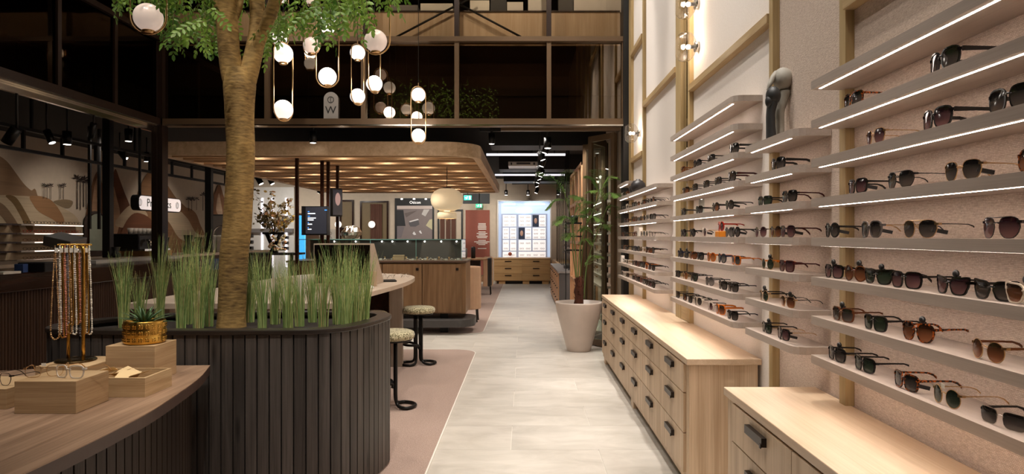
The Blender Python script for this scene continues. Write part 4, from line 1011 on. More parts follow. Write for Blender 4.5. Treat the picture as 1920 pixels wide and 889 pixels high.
for i in range(14):
    f=(i+.5)/14; q=bar0.lerp(bar1,f); L_=random.uniform(.36,.44); w_=random.uniform(.006,.014); nm,mt=ncol[i%6]
    if i==0: L_=.44; w_=.03; nm,mt=('champagne bead',M['brass'])
    if i==13: L_=.42; w_=.018
    zz=q.z-.006; cxn=q.x+(-.012 if i==0 else .0); pts=[]
    for k in range(13):
        a=math.pi*k/12; 
    dirv=Vector((.9,-.35,0)).normalized()
    c=Vector((cxn,q.y-.008,zz)); low=L_-w_
    pth=[c, c+dirv*(-w_*.5)+Vector((0,0,-low*.4)), c+dirv*(-w_)+Vector((0,0,-low*.9))]+[c+dirv*(-w_*math.cos(a))+Vector((0,0,-low-w_*math.sin(a)*1.1)) for a in [math.pi*k/8 for k in range(1,8)]]+[c+dirv*w_+Vector((0,0,-low*.9)), c+dirv*(w_*.5)+Vector((0,0,-low*.4)), c]
    pth=catmull(pth,3); mb=MB()
    if 'bead' in nm:
        mb.tube(pth,.001,4); dist=0; last=pth[0]
        for p_ in pth:
            if (p_-last).length>.008:
                n_=int((p_-last).length/.008); 
                for z_ in range(n_): mb.ball(last.lerp(p_,z_/n_),random.uniform(.003,.0048),u=6,v=4)
                last=p_
    else: mb.tube(pth,.0032,5)
    tag(mb.build('necklace',mt),'%s necklace hanging from the brass stand, %s from the left' % (nm,['first','second','third','fourth','fifth','sixth','seventh','eighth','ninth','tenth','eleventh','twelfth','thirteenth','fourteenth'][i]),'necklace','necklaces on the brass stand')
    if i%2==0: tag(MB().box(q.x-.008,q.x+.008,q.y-.016,q.y-.0145,zz-.03,zz-.008).build('price_tag',M['fleck']),'small white paper tag on the %s necklace of the stand' % ['first','second','third','fourth','fifth','sixth','seventh','eighth','ninth','tenth','eleventh','twelfth','thirteenth'][i],'tag','paper tags on the necklaces')
# ================================================================== CARPETS
def carpet(pts,label):
    t=thing('carpet',label,'carpet',(-2.5,sum(p[1] for p in pts)/len(pts),0),group='pink-beige inset carpets')
    MB().prism(pts,.0006,.007).build('pile',M['carpet'],t)
    ringprism(offset(pts,.012),offset(pts,.0),.0006,.0075).build('edging',M['grout'],t)
def rcorner(cx,cy,r,a0,a1,n=8): return [(cx+r*math.cos(R(a0+(a1-a0)*k/n)),cy+r*math.sin(R(a0+(a1-a0)*k/n))) for k in range(n+1)]
carpet([(-4.4,1.0),(-.617,1.0)]+rcorner(-.617-.28,8.9-.28,.28,0,90)+[(-4.4,8.9)],'pink-beige carpet inset nearest the camera, under the bar stools')
carpet(rcorner(-.63-.3,10.32+.3,.3,270,360)+[(-.62,21.0),(-4.4,21.0),(-4.4,10.32)],'pink-beige carpet inset beyond the tile crossing, under the vitrine counter')
# ================================================================== DESK + STOOLS
DZ=.99
dt=thing('desk','long pale laminate desk with rounded far end and slab leg behind the planter','desk',(-2.0,7.2,0))
edge=[(-1.42,5.05),(-1.374,5.98),(-1.30,6.8),(-1.27,7.4),(-1.29,8.0),(-1.36,8.45),(-1.55,8.85),(-1.9,9.05),(-2.3,9.08),(-2.75,8.9),(-2.95,8.3)]
ep2=[(p.x,p.y) for p in catmull([(a,b,0) for a,b in edge],5)]
MB().prism(ep2+[(-2.95,5.05)],DZ-.045,DZ).build('tabletop',M['desk'],dt,bevel=.004)
MB().box(-1.515,-1.375,7.72,7.80,0.008,DZ-.045).build('leg',M['desk_side'],dt,bevel=.003)
MB().box(-2.85,-2.75,5.3,8.5,0.008,DZ-.045).build('leg',M['desk_side'],dt)
MB().box(-2.75,-1.56,7.9,7.94,0.008,DZ-.045).build('modesty_panel',M['darkwood'],dt)
def stool(cx,cy,label,rz=0,z0=.0078):
    t=thing('bar_stool',label,'stool',(cx,cy,z0),R(rz),'round tweed bar stools',local=True)
    zs=.672-z0
    MB().lathe([(0,zs-.07),(.175,zs-.07),(.19,zs-.06),(.195,zs-.035),(.188,zs-.012),(.165,zs),(0,zs+.003)],36).build('seat',M['tweed'],t)
    MB().lathe([(0,zs-.085),(.17,zs-.085),(.172,zs-.071),(0,zs-.071)],36).build('seat_plate',M['blackmetal'],t)
    for sgn,zl,nm in ((1,.016,'leg_loop'),(-1,.016,'leg_loop'),(-1,.24,'foot_rest')):
        if nm=='foot_rest':
            pts=[(.0,.055,zl-.06),(.0,.06,zl-.02)]+[(-.04-.13*math.sin(a),.13*math.cos(a),zl) for a in [math.pi*k/12 for k in range(1,12)]]+[(.0,-.06,zl-.02),(.0,-.055,zl-.06)]
        else:
            x0=.03*sgn
            pts=[(x0,.05,zs-.085),(x0,.05,.25),(x0,.05,.11),(x0+.006*sgn,.055,.05),(x0+.03*sgn,.09,zl+.006)]+[(x0+sgn*(.05+.12*math.sin(a)),.125*math.cos(a),zl) for a in [math.pi*k/12 for k in range(1,12)]]+[(x0+.03*sgn,-.09,zl+.006),(x0+.006*sgn,-.055,.05),(x0,-.05,.11),(x0,-.05,.25),(x0,-.05,zs-.085)]
        MB().tube(catmull(pts,3),.0145,10).build(nm,M['blackmetal'],t)
    return t
stool(-1.215,7.86,'bar stool with green tweed seat, farther one at the desk, fully visible',20)
stool(-1.135,5.88,'bar stool with green tweed seat, nearest, half hidden by the planter',15)
stool(-1.66,7.35,'bar stool tucked under the desk behind the slab leg',200)
# leaning two-sided mirror on desk
am=thing('table_mirror','large wedge-shaped desk mirror with dark glass and pale side, behind the grass','mirror',(-1.9,7.2,DZ))
y0=6.75; xl=(588-VX)*y0/F; xr=(696-VX)*y0/F; zt=H-(457-442)*y0/F
pr=[(y0,DZ+.001),(y0+.62,DZ+.001),(y0+.14,zt),(y0,zt)]
mb=MB(); a=[mb.bm.verts.new((xl,y,z)) for y,z in pr]; b=[mb.bm.verts.new((xr,y,z)) for y,z in pr]; mb.bm.faces.new(a); mb.bm.faces.new(b[::-1])
for i in range(4): mb.bm.faces.new((a[i],a[i-1],b[i-1],b[i]))
mb.build('body',M['desk'],am,bevel=.003)
MB().box(xl+.01,xr-.012,y0-.006,y0-.001,DZ+.03,zt-.012).build('glass',plain('dark_mirror',srgb(60,52,48),.06,.9,var=0),am)
tag(MB().box(-1.52,-1.45,6.72,6.75,DZ+.0005,DZ+.15).build('card_holder',M['oak_z'],bevel=.003),'small upright oak card holder on the desk beside the mirror','holder')
tag(MB().lathe([(0,0),(.047,0),(.047,.008),(.03,.022),(0,.03)],24,(-1.47,6.5,DZ+.0005)).build('desk_puck',M['white']),'round white puck on the desk near its front edge','device')
tag(MB().obox((-1.52,7.45,DZ+.010),(.12,.03,0),(-.03,.11,0),(0,0,.006)).build('closed_tablet',M['black'],bevel=.003),'flat dark tablet lying on the desk to the right of the mirror','tablet')
for i,(x,y) in enumerate(((-1.74,8.2),(-1.56,8.0),(-1.42,8.2),(-1.92,8.42))):
    glasses((x,y,DZ+.0005),random.uniform(150,210),'round','silver','optical','thin silver eyeglasses on the desk tip, %s from the left'%['second','third','fourth','first'][i],'eyeglasses on the desk tip',name='eyeglasses')
# ================================================================== VITRINE COUNTER
vc=thing('display_counter','oak counter with doors and dark foot rail carrying the glass vitrine','counter',(-2.0,10.8,0))
MB().box(-3.6,-.885,10.42,11.3,.30,1.075).build('body',M['cabinet'],vc,bevel=.003)
MB().box(-3.62,-.875,10.38,11.32,1.08,1.11).build('worktop',plain('counter_top',srgb(96,74,60),.4),vc,bevel=.003)
for i in range(4):
    x1=(866-75*i-VX)*10.4/F; x0=x1-.60
    d=MB().box(x0+.003,x1-.003,10.395,10.42,.315,1.06).build('door',M['cabinet'],vc,bevel=.002)
    MB().box(x1-.09 if i==0 else x1-.09,x1-.05,10.383,10.395,.96,1.0).build('handle',M['handle'],d)
ar=rcorner(-1.05,10.5,.30,270,360)+rcorner(-1.05,10.8,.30,0,90)
MB().prism([(-3.6,10.2)]+ar+[(-3.6,11.1)],.115,.225).build('foot_rail',M['darkgrey'],vc,bevel=.004)
for x in (-1.22,-2.2,-3.2): MB().box(x-.06,x+.06,10.45,10.6,.009,.30).build('foot',M['blackmetal'],vc)
vt=thing('glass_vitrine','clear glass vitrine box with green-tinted edges on the oak counter','vitrine',(-2.0,10.8,1.11))
X0,X1,Y0,Y1,Z0,Z1=-3.5,-.955,10.46,11.2,1.111,1.43
ge=plain('glass_edge',srgb(120,170,160),.2)
for nm,bx in (('front_pane',(X0,X1,Y0,Y0+.006,Z0,Z1)),('rear_pane',(X0,X1,Y1-.006,Y1,Z0,Z1)),('top_pane',(X0,X1,Y0,Y1,Z1,Z1+.006)),('side_pane',(X1-.006,X1,Y0,Y1,Z0,Z1))):
    MB().box(*bx).build(nm,M['darkgrey'] if nm=='rear_pane' else M['clear'],vt)
for i,x in enumerate((X0,-2.35,-1.65,X1)): MB().box(x-.004,x+.004,Y0-.003,Y0+.001,Z0,Z1).build('edge_strip',ge,vt)
MB().box(X0,X1,Y0-.004,Y0,Z1-.004,Z1+.008).build('edge_strip',ge,vt); MB().box(X0,X1,Y1-.02,Y1,Z1-.03,Z1).build('edge_strip',M['black'],vt)
for x in (-3.1,-2.75,-2.32,-2.15,-1.9,-1.62,-1.35,-1.1): MB().ball((x,Y1-.03,Z1-.035),.012,u=8,v=6).build('light',M['spotglow'],vt)
random.seed(9)
for i in range(34):
    x=-2.45+i*.043; y=random.uniform(10.55,10.8); k=i%4
    mb=MB()
    if k==0: mb.tube([(x+.03*math.cos(a),y+.03*math.sin(a),1.118) for a in [q*math.pi/6 for q in range(12)]],.006,6,closed=True)
    elif k==1: mb.box(x-.02,x+.02,y-.02,y+.02,1.111,1.135)
    elif k==2: mb.lathe([(0,0),(.018,0),(.006,.02),(.02,.045),(0,.05)],10,(x,y,1.111))
    else: mb.tube([(x-.03,y,1.116),(x,y-.01,1.14),(x+.03,y,1.116)],.005,6)
    tag(mb.build('jewellery_piece',[M['chrome'],M['whiteplastic'],M['brass'],M['whiteplastic']][k]),'%s in the glass vitrine, %s of its kind from the left'%(['silver bangle','white ring box','brass ring cone','white bent bracelet'][k],COUNTW[i//4]),'jewellery','small '+['silver bangles','white ring boxes','brass ring cones','white bracelets'][k]+' in the vitrine')
tag(MB().box(-2.02,-1.85,10.55,10.62,1.111,1.19).build('wooden_block',M['oak_x'],bevel=.003),'oak display block inside the glass vitrine','block')
sf=thing('sign_frame','pale standing sign showing outlines of round eyeglasses, on the vitrine beside the crumpled vase','sign',(-3.05,10.7,1.437))
p0=P(599,457,10.7); p1=P(628,430,10.7)
MB().box(p0.x,p1.x,10.69,10.71,1.4365,p1.z).build('board',M['whiteplastic'],sf)
for zz in (p1.z-.065,p1.z-.14):
    mb=MB()
    for dx in (-.045,.045): mb.tube([((p0.x+p1.x)/2+dx+.03*math.cos(a),10.687,zz+.024*math.sin(a)) for a in [q*math.pi/8 for q in range(16)]],.003,5,closed=True)
    mb.build('glasses_print',M['grey'],sf)
p=P(658,456,10.75); mb=MB(); mb.lathe([(0,0),(.1,0),(.15,.05),(.165,.1),(.13,.17),(.05,.2),(0,.2)],24,(p.x,10.75,1.446))
for v in mb.bm.verts: v.co+=Vector((random.gauss(0,.006),random.gauss(0,.006),random.gauss(0,.004)))
for f in mb.bm.faces: f.smooth=False
tag(mb.build('crumpled_vase',M['chrome']),'crumpled silver ornament on the vitrine left part','ornament')
# chairs and high table behind
def chair(cx,cy,z0,label,s=1.0):
    t=thing('upholstered_chair',label,'chair',(cx,cy,z0),0,'beige upholstered chairs',local=True)
    pts=[(.28*math.cos(a),.28*math.sin(a)) for a in [R(-80+160*k/12) for k in range(13)]]; inn_=[(.21*math.cos(a),.23*math.sin(a)) for a in [R(80-160*k/12) for k in range(13)]]
    MB().prism(pts+inn_,.22,.95).build('backrest',M['beige_fab'],t,bevel=.02,seg=3)
    MB().prism([(.24*math.cos(a),.24*math.sin(a)) for a in [q*math.pi/12 for q in range(24)]],.34,.48).build('seat',M['beige_fab'],t,bevel=.02)
    for x,y in ((.2,.15),(.2,-.15),(-.18,.15),(-.18,-.15)): MB().tube([(x*1.1,y*1.1,0),(x,y,.36)],.012,8).build('leg',M['black'],t)
chair(-1.02,11.85,.0075,'beige upholstered chair with tall curved back right beside the oak counter')
chair(-1.05,17.2,.0075,'beige upholstered chair beyond the dark high table')
ht=thing('high_table','high table with dark drum base beyond the oak counter','table',(-1.12,14.3,0))
MB().lathe([(0,.0075),(.19,.0075),(.19,.98),(0,.98)],32,(-1.1,14.4,0)).build('base',M['darkgrey'],ht)
MB().box(-1.9,-.76,14.0,14.8,.985,1.02).build('tabletop',M['cabinet'],ht,bevel=.01)
tag(MB().lathe([(0,0),(.04,0),(.05,.1),(.045,.2),(.03,.21),(0,.2)],16,(-1.22,14.2,1.0205)).build('table_vase',M['grey']),'grey patterned vase on the high table','vase')
tag(MB().lathe([(0,0),(.045,0),(.045,.22),(.03,.24),(0,.24)],16,(-1.05,14.2,1.0205)).build('bottle',M['black']),'black cylinder beside the grey vase on the high table','container')
tag(MB().prism([(-.759,14.3),(-.70,14.32),(-.68,14.6),(-.759,14.65)],.42,1.02).build('hanging_coat',M['black'],bevel=.02),'black cloth hanging at the end of the high table','coat')
# ================================================================== SLATTED CANOPY
cp=thing('slatted_canopy','large suspended wooden canopy with rounded corner and cross slats','canopy',(-2.8,13,2.6))
CX0,CX1,CY0,CY1=-5.0,-.61,9.2,17.4
out=[(CX0,CY0)]+rcorner(CX1-.55,CY0+.55,.55,270,360,10)+rcorner(CX1-.3,CY1-.3,.3,0,90,6)+[(CX0,CY1)]
ringprism(out,offset(out,-.10),2.575,2.76).build('frame',M['canopy_y'],cp,bevel=.004)
sl=MB().box(-2.1,2.1,-.03,.03,0,.125).mesh('slat',M['canopy'])
n=25
for i in range(n):
    y=9.55+(17.2-9.55)*i/(n-1); o=link('slat',sl,cp); w_=1.0
    o.location=(-.005-.0+(CX0+CX1)/2+2.8-.0, y-13, 2.585-2.6)
MB().box(CX0+.1,CX1-.1,CY0+.4,CY1-.1,2.735,2.755).build('backing_board',M['canopy'],cp)
# lantern
q=P(838,375,11); ln=thing('pendant_lantern','cream paper pendant lantern with small lower drum under the canopy','lamp',(q.x,11,2.6))
MB().lathe([(.04,.185),(.12,.18),(.2,.14),(.25,.07),(.262,0),(.25,-.07),(.2,-.14),(.12,-.175),(.05,-.178)],40,(q.x,11,q.z)).build('upper_shade',M['lantern'],ln)
MB().lathe([(.06,-.185),(.13,-.19),(.155,-.22),(.16,-.30),(.155,-.30)],32,(q.x,11,q.z)).build('lower_shade',M['lantern'],ln)
MB().tube([(q.x,11,q.z+.18),(q.x,11,2.73)],.006,6).tube([(q.x,11,q.z+.18),(q.x,11,q.z+.2)],.07,20).build('cord',M['black'],ln)
MB().tube([(q.x,11,q.z-.3),(q.x,11,q.z-.34)],.005,6).build('pull',M['brass'],ln)
d=lamp('POINT',(q.x,11,q.z),None,16,(1,.82,.62),.12); d.parent=ln; d.location=(0,0,q.z-2.6)
# ================================================================== POLES, SCREENS, FLOWERS
for i,(px,y1,Y,bot) in enumerate(((557,327,9.7,472),(604,341,10.03,440),(615.5,331,10.12,470),(633,338,10.74,456))):
    a=P(px,y1,Y); zt=2.59; b_=P(px,bot,Y).z
    tag(MB().box(a.x-.022,a.x+.022,Y-.022,Y+.022,0.0076 if i in (0,) else (.0076 if i==1 else 1.4375 if i==3 else .0076),zt).build('support_pole',M['darkwood']),'dark square pole under the canopy, '+['leftmost, beside the flowers','second from left, behind the black screen','third from left, by the black screen edge','rightmost, carrying the narrow screen'][i],'pole','dark poles under the canopy')
sc=thing('screen','black information screen with rows of white text lines, left of the narrow screen','screen',P(592,415,9.9))
a=P(567,441,9.9); b=P(615,387,9.9)
MB().box(a.x,b.x,9.86,10.0,a.z,b.z).build('housing',M['black'],sc)
MB().box(a.x+.06,b.x-.01,9.853,9.86,a.z+.02,b.z-.012).build('display',M['screen'],sc)
wt=emit('screen_text',(.9,.93,1,1),.8); bt=emit('screen_text_blue',srgb(60,130,210),.9)
for (x0,x1,yy,mt) in ((577,580,397,bt),(577,591,400.5,wt),(577,581,405.5,bt),(577,592,409,wt),(577,588,412.5,wt),(577,579,417.5,bt),(577,585,420.5,wt),(577,578.5,427,bt),(577,584,430,wt),(608.5,613,394,bt)):
    p0=P(x0,yy+.9,9.85); p1=P(x1,yy-.9,9.85); MB().box(p0.x,p1.x,9.85,9.853,p0.z,p1.z).build('text_line',mt,sc)
s2=thing('screen','narrow hanging screen showing a pale portrait, mounted on the rightmost pole','screen',P(630,380,10.6))
a=P(619,406,10.6); b=P(629,354,10.6); mb=MB(); mb.prism([(a.x,10.55),(b.x,10.45),(b.x+.10,10.62),(a.x+.10,10.72)],a.z,b.z).build('housing',M['black'],s2)
e0=Vector((b.x,10.448,0)); e1=Vector((b.x+.10,10.618,0)); d=(e1-e0); nrm=Vector((d.y,-d.x,0)).normalized()*.004
MB().face([e0+nrm+Vector((0,0,a.z+.02)),e1+nrm+Vector((0,0,a.z+.02)),e1+nrm+Vector((0,0,b.z-.02)),e0+nrm+Vector((0,0,b.z-.02))]).build('display',M['screen'],s2)
mm_=emit('portrait_glow',srgb(170,140,135),.5); c0=(e0+e1)/2+nrm*2
MB().face([c0+d*.28*math.cos(t)+Vector((0,0,(a.z+b.z)/2+.05+.10*math.sin(t))) for t in [k*math.pi/8 for k in range(16)]]).build('portrait',mm_,s2)
tag(MB().box(P(560,0,11.5).x,P(571,0,11.5).x,11.5,11.56,.0078,P(0,404,11.5).z).build('glowing_column',M['blue']),'bright blue glowing column left of the black screen','display')
# flower stand with branches
fs=thing('plinth_table','black table top with dark legs carrying the branch arrangement','table',(-3.7,10.0,0))
tz=H-(474-442)*10.0/F
MB().box(-4.1,-3.28,9.8,10.25,tz-.03,tz).build('tabletop',M['black'],fs); 
for x in (-4.0,-3.4): MB().box(x-.02,x+.02,9.98,10.02,.0076,tz-.03).build('leg',M['black'],fs)
fa=thing('branch_arrangement','arrangement of branches with cream and yellow leaves in a dark splayed vase','plant',(-3.65,10,tz))
c=P(513,472,10.0)
mb=MB(); mb.lathe([(0,0),(.07,0),(.04,.06),(.03,.12),(.05,.16),(0,.16)],16,(c.x,10,tz+.0005)); 
mb.prism([(c.x-.16,9.98),(c.x,9.95),(c.x+.16,9.98),(c.x+.1,10.05),(c.x-.1,10.05)],tz+.27,tz+.30)
for s in (-1,1): mb.tube([(c.x+s*.03,10,tz+.12),(c.x+s*.1,10,tz+.28)],.03,8)
mb.build('vase',M['blackmetal'],fa)
random.seed(21); br_=MB(); cols=[plain('leaf_cream',srgb(230,214,170),.6),plain('leaf_yellow',srgb(206,170,80),.6),plain('leaf_olive',srgb(104,92,58),.6),plain('blossom_peach',srgb(230,176,130),.6)]
lv=MB()
for i in range(16):
    tx=random.uniform(472,562); ty=random.uniform(355,420)
    e=P(tx,ty,10+random.uniform(-.3,.3)); s=Vector((c.x,10,tz+.25)); md=s.lerp(e,.5)+Vector((random.uniform(-.06,.06),0,.05))
    pts=catmull([s,md,e],6); br_.tube(pts,[.005-.0003*k for k in range(len(pts))],5)
    for p_ in pts[4:]:
        for _ in range(3):
            leaflet(lv,p_+Vector([random.gauss(0,.03) for _ in range(3)]),Vector([random.gauss(0,1) for _ in range(3)]),Vector([random.gauss(0,1) for _ in range(3)]),random.uniform(.04,.075),random.uniform(.028,.045),mi=(2 if tx<495 and random.random()<.8 else random.choice((0,0,1,1,2,3))))
br_.build('branches',M['twig'],fa); o=lv.build('leaves',cols,fa); o['kind']='stuff'
lv=MB()
for i in range(40):
    p_=P(random.uniform(505,535),random.uniform(438,470),9.9); lv.ball(p_,random.uniform(.012,.025),u=6,v=4,mi=random.choice((0,3)))
o=lv.build('blossoms',cols,fa); o['kind']='stuff'
# ================================================================== BACK WALL
YB=21.69
def BP(px,py): return P(px,py,YB)
def back_panel(name,label,cat,x0,x1,y0,y1,mat,th=.04,frame=None,fw=.05):
    a,b=BP(x0,y1),BP(x1,y0); t=thing(name,label,cat,(a.x/2+b.x/2,YB-th,max(a.z,0)))
    MB().box(a.x,b.x,YB-th,YB,max(a.z,.002),b.z).build('panel',mat,t)
    if frame:
        for bx in ((a.x-fw,a.x,a.z,b.z+fw),(b.x,b.x+fw,a.z,b.z+fw),(a.x,b.x,b.z,b.z+fw)): MB().box(bx[0],bx[1],YB-th-.04,YB,max(.002,bx[2]),bx[3]).build('frame',frame,t)
    return t
back_panel('room_door','dim olive doorway with dark frame behind the screens','door',641,661,378,515,M['doorglass'],frame=M['darkwood'])
back_panel('room_door','glazed doorway with brown curtain, left of the large poster','door',679,726,380,515,M['doorglass'],frame=M['darkwood'])
cu=thing('curtain','brown pleated curtain behind the glazed doorway left of the poster','curtain',(BP(707,0).x,YB-.1,0))
mb=MB(); pp=[(BP(696,0).x+k*.03,YB-.10+.025*math.sin(k*1.3)) for k in range(13)]; mb.prism(pp+[(x,y+.02) for x,y in pp[::-1]],.01,BP(0,383).z); mb.build('cloth',M['curtain'],cu)
for px in (634,697):
    q=P(px,421,21.5); tag(MB().ball((q.x,21.5,q.z),.11,.03,.11,16,12).build('wall_light',M['opal']),'round lit wall disc in the %s doorway'%('left' if px<650 else 'curtained'),'lamp','round lit discs in the doorways')
po=back_panel('poster','large framed poster of small white earphones and pebbles on grey stone, left of the lantern','poster',741,814,372,520,M['black'],th=.06)
def poly(px,mat,name,off,par):
    mb=MB(); mb.face([Vector((BP(x,y).x,YB-.06-off,BP(x,y).z)) for x,y in px]); return mb.build(name,mat,par)
pg=lambda a,b,c,n: plain('poster_'+n,srgb(a,b,c),.6)
poly([(745,392),(811,392),(811,480),(745,480)],pg(136,122,118,'stone'),'picture',.003,po)
poly([(745,386),(811,386),(811,392),(745,392)],pg(214,196,186,'band'),'picture',.004,po)
poly([(745,394),(757,394),(761,424),(745,424)],pg(38,38,40,'dark'),'picture',.005,po)
poly([(759,400),(783,395),(762,408)],pg(110,96,92,'step'),'picture',.005,po)
poly([(795,393),(806,393),(798,406),(791,402)],pg(206,198,192,'bottle'),'picture',.006,po)
poly([(799,423),(806,412),(811,411),(811,431)],pg(206,196,156,'stone2'),'picture',.006,po)
poly([(768,416),(785,411),(787,421),(780,425),(770,425),(767,420)],pg(92,88,90,'case'),'picture',.006,po)
poly([(768,415),(784,410.5),(786,412.5),(769,417)],pg(232,226,224,'caselid'),'picture',.007,po)
poly([(774,438),(777,434),(781,440),(777,441)],pg(236,232,230,'bud'),'picture',.007,po)
poly([(786,434),(789,432),(792,438),(789,438)],pg(236,232,231,'bud2'),'picture',.007,po)
poly([(745,424),(759,426),(753,446),(745,446)],pg(120,110,112,'book'),'picture',.006,po)
for px in (754,777,799): q=BP(px,373.5); MB().ball((q.x,YB-.075,q.z),.035,.012,.02,10,6).build('light',M['spotglow'],po)
text('Oticon',.125,emit('poster_letters',(1,.95,.9,1),.7),Vector((BP(779,380).x,YB-.068,BP(779,380).z)),(90,0,0),parent=po)
back_panel('room_door','doorway with three brown wood strips, half hidden by the lantern','door',824,865,396,515,M['wallback'],th=.03,frame=M['black'])
for i,x in enumerate((826,837,847)):
    a=BP(x,500); b=BP(x+8,410); tag(MB().box(a.x,b.x,YB-.10,YB-.05,.01,b.z).build('wood_strip',M['curtain']),'brown upright wood strip in the doorway right of the poster, '+['left','middle','right'][i]+' of three','strip','brown strips in the doorway')
a,b=BP(868,382),BP(918,363); struct(MB().box(a.x,b.x,YB-.01,YB,a.z,b.z).build('trim_12',M['black']),'flat black panel drawn as the dark bulkhead opening')  # shade inside the opening painted as a flat black sheet
rp=back_panel('wall_panel','brick-red wall panel with centred lines of small white text','panel',873,918,394,520,M['redpanel'],th=.03)
rows=[(897,911,419.5),(897,911,422),(896,912,424.6),(896,912,427.2),(896.5,912,430),(897.5,910.5,435),(894,914,437.8),(897.5,910.5,440.4),(893.5,914.5,443),(895,913,445.8),(897,911,450.8),(889,918,453.4),(893.5,914,456),(897,910,458.6),(896,912,466)]
for x0,x1,y in rows: poly([(x0,y-.7),(x1,y-.7),(x1,y+.7),(x0,y+.7)],M['fleck'],'text_line',-.028,rp)
for i,(px,py,Y) in enumerate(((877,371,19.5),(898,386,21.5))):
    q=P(px,py,Y); w_=7*Y/F if i==0 else 6*Y/F; hh=4.2*Y/F if i==0 else 3.6*Y/F
    t=thing('exit_sign','green lit emergency exit sign with running figure, '+('nearer and larger one' if i==0 else 'farther and smaller one above the red panel'),'sign',(q.x,Y,q.z),group='green exit signs')
    MB().box(q.x-w_,q.x+w_,Y-.02,Y+.02,q.z-hh,q.z+hh).build('box',M['exit'],t)
    mb=MB(); mb.box(q.x+w_*.35,q.x+w_*.75,Y-.024,Y-.021,q.z-hh*.7,q.z+hh*.7); mb.ball((q.x-.1*w_,Y-.023,q.z+hh*.5),hh*.18,.003,hh*.18,8,6)
    mb.obox((q.x-.15*w_,Y-.023,q.z),(hh*.12,0,hh*.05),(0,.001,0),(0,0,hh*.4)); mb.obox((q.x-.3*w_,Y-.023,q.z-hh*.45),(hh*.35,0,hh*.2),(0,.001,0),(hh*.05,0,hh*.08)); mb.obox((q.x-.55*w_,Y-.023,q.z),(hh*.35,0,0),(0,.001,0),(0,0,hh*.08)); mb.build('symbol',M['exitw'],t)
    MB().tube([(q.x,Y,q.z+hh),(q.x,Y,3.3)],.01,6).build('rod',M['black'],t)
# lit showcase
sh=thing('showcase','cool white lit showcase with glowing sign and pale blue grid, end of aisle','showcase',(0,21.5,.8))
a,b=BP(935,482.3),BP(1031,378)
MB().box(a.x,b.x,21.66,21.69,a.z,b.z).build('back_panel',M['case'],sh)
for bx in ((a.x-.03,a.x,a.z,b.z),(b.x,b.x+.03,a.z,b.z),(a.x-.03,b.x+.03,b.z,b.z+.03)): MB().box(bx[0],bx[1],21.40,21.69,bx[2],bx[3]).build('side_panel',M['white'],sh)
MB().box(BP(944,0).x,BP(966,0).x,21.5,21.56,BP(0,385).z,BP(0,382).z).box(BP(984,0).x,BP(1021,0).x,21.5,21.56,BP(0,385).z,BP(0,382).z).build('top_light',M['casesign'],sh)
mb=MB()
for x,w_,h_ in ((971,4,6),(977,5,8),(983,6,9),(989,5,7),(994,4,6)):
    q=BP(x,396); mb.ball((q.x,21.55,q.z),w_*.0169,.03,h_*.0085,12,8)
mb.build('lit_sign',M['casesign'],sh)
cells=[(943,968,403.5,425),(943,954.5,427,448),(956.5,968,427,448),(943,954.5,450,470),(956.5,968,450,470),(943,968,472,482),(972.5,996,403.5,425),(984.5,996,427,448),(972.5,996,450,470),(1010.5,1023,403.5,425),(998.6,1023,427,448),(998.6,1023,450,470),(972.5,1023,472,482)]
inner=emit('lit_cell',srgb(236,230,228),.5)
MB().box(BP(940,0).x,BP(1026,0).x,21.60,21.66,BP(0,484).z,BP(0,401).z).build('grid',M['caseframe'],sh)
random.seed(4)
for x0,x1,y0,y1 in cells:
    c=MB().box(BP(x0,0).x,BP(x1,0).x,21.590,21.60,BP(0,y1).z,BP(0,y0).z).build('cell',inner,sh)
    mb=MB(); nx=max(1,int((x1-x0)/11)); ny=max(1,int((y1-y0)/7))
    for i in range(nx):
        for j in range(ny):
            q=BP(x0+(i+.5)*(x1-x0)/nx,y0+(j+.6)*(y1-y0)/ny)
            for dx in (-.035,.035): mb.tube([(q.x+dx+.027*math.cos(t),21.582,q.z+.02*math.sin(t)) for t in [k*math.pi/5 for k in range(10)]],.004,4,closed=True)
    o=mb.build('glasses_row',M['grey'],c); o['kind']='stuff'
for x0,x1,y0,y1 in ((998.6,1010,403.5,425),(972.5,984,427,448)):
    MB().box(BP(x0,0).x,BP(x1,0).x,21.585,21.60,BP(0,y1).z,BP(0,y0).z).build('photo',plain('dark_photo',srgb(44,54,76),.5),sh)
    q=BP((x0+x1)/2,(y0+y1)/2); MB().ball((q.x,21.58,q.z),.05,.01,.09,12,8).build('photo',plain('photo_skin',srgb(190,150,130),.6),sh)
q=BP(956.5,476); tag(MB().ball((q.x,21.5,q.z),.06,.03,.06,12,8).build('sleep_mask',plain('red_brown',srgb(150,72,50),.6)),'red-brown object in the bottom left cell of the showcase','object')
# back drawers
bdw=thing('drawer_unit','low honey oak drawer unit with six drawers under the lit showcase','cabinet',(-.05,21.2,0))
a,b=P(926,529,20.95),P(1032,486,20.95)
MB().box(a.x,b.x,20.97,21.68,.10,.765).build('body',M['backoak'],bdw); MB().box(a.x-.01,b.x+.01,20.94,21.68,.765,.80).build('worktop',M['backoak'],bdw); MB().box(a.x+.1,b.x-.1,21.1,21.6,0,.1).build('plinth',M['black'],bdw)
for x in (a.x+.15,(a.x+b.x)/2+.02,b.x-.25): MB().box(x,x+.2,20.99,21.1,0,.1).build('foot',M['backoak'],bdw)
xm=(a.x+b.x)/2
for c in range(2):
    for r in range(3):
        x0,x1=(a.x+.01,xm-.004) if c==0 else (xm+.004,b.x-.01); z0=.115+r*.217
        d=MB().box(x0,x1,20.95,20.97,z0,z0+.211).build('drawer',M['backoak'],bdw); MB().box((x0+x1)/2-.10,(x0+x1)/2+.10,20.935,20.95,z0+.14,z0+.165).build('handle',M['handle'],d)
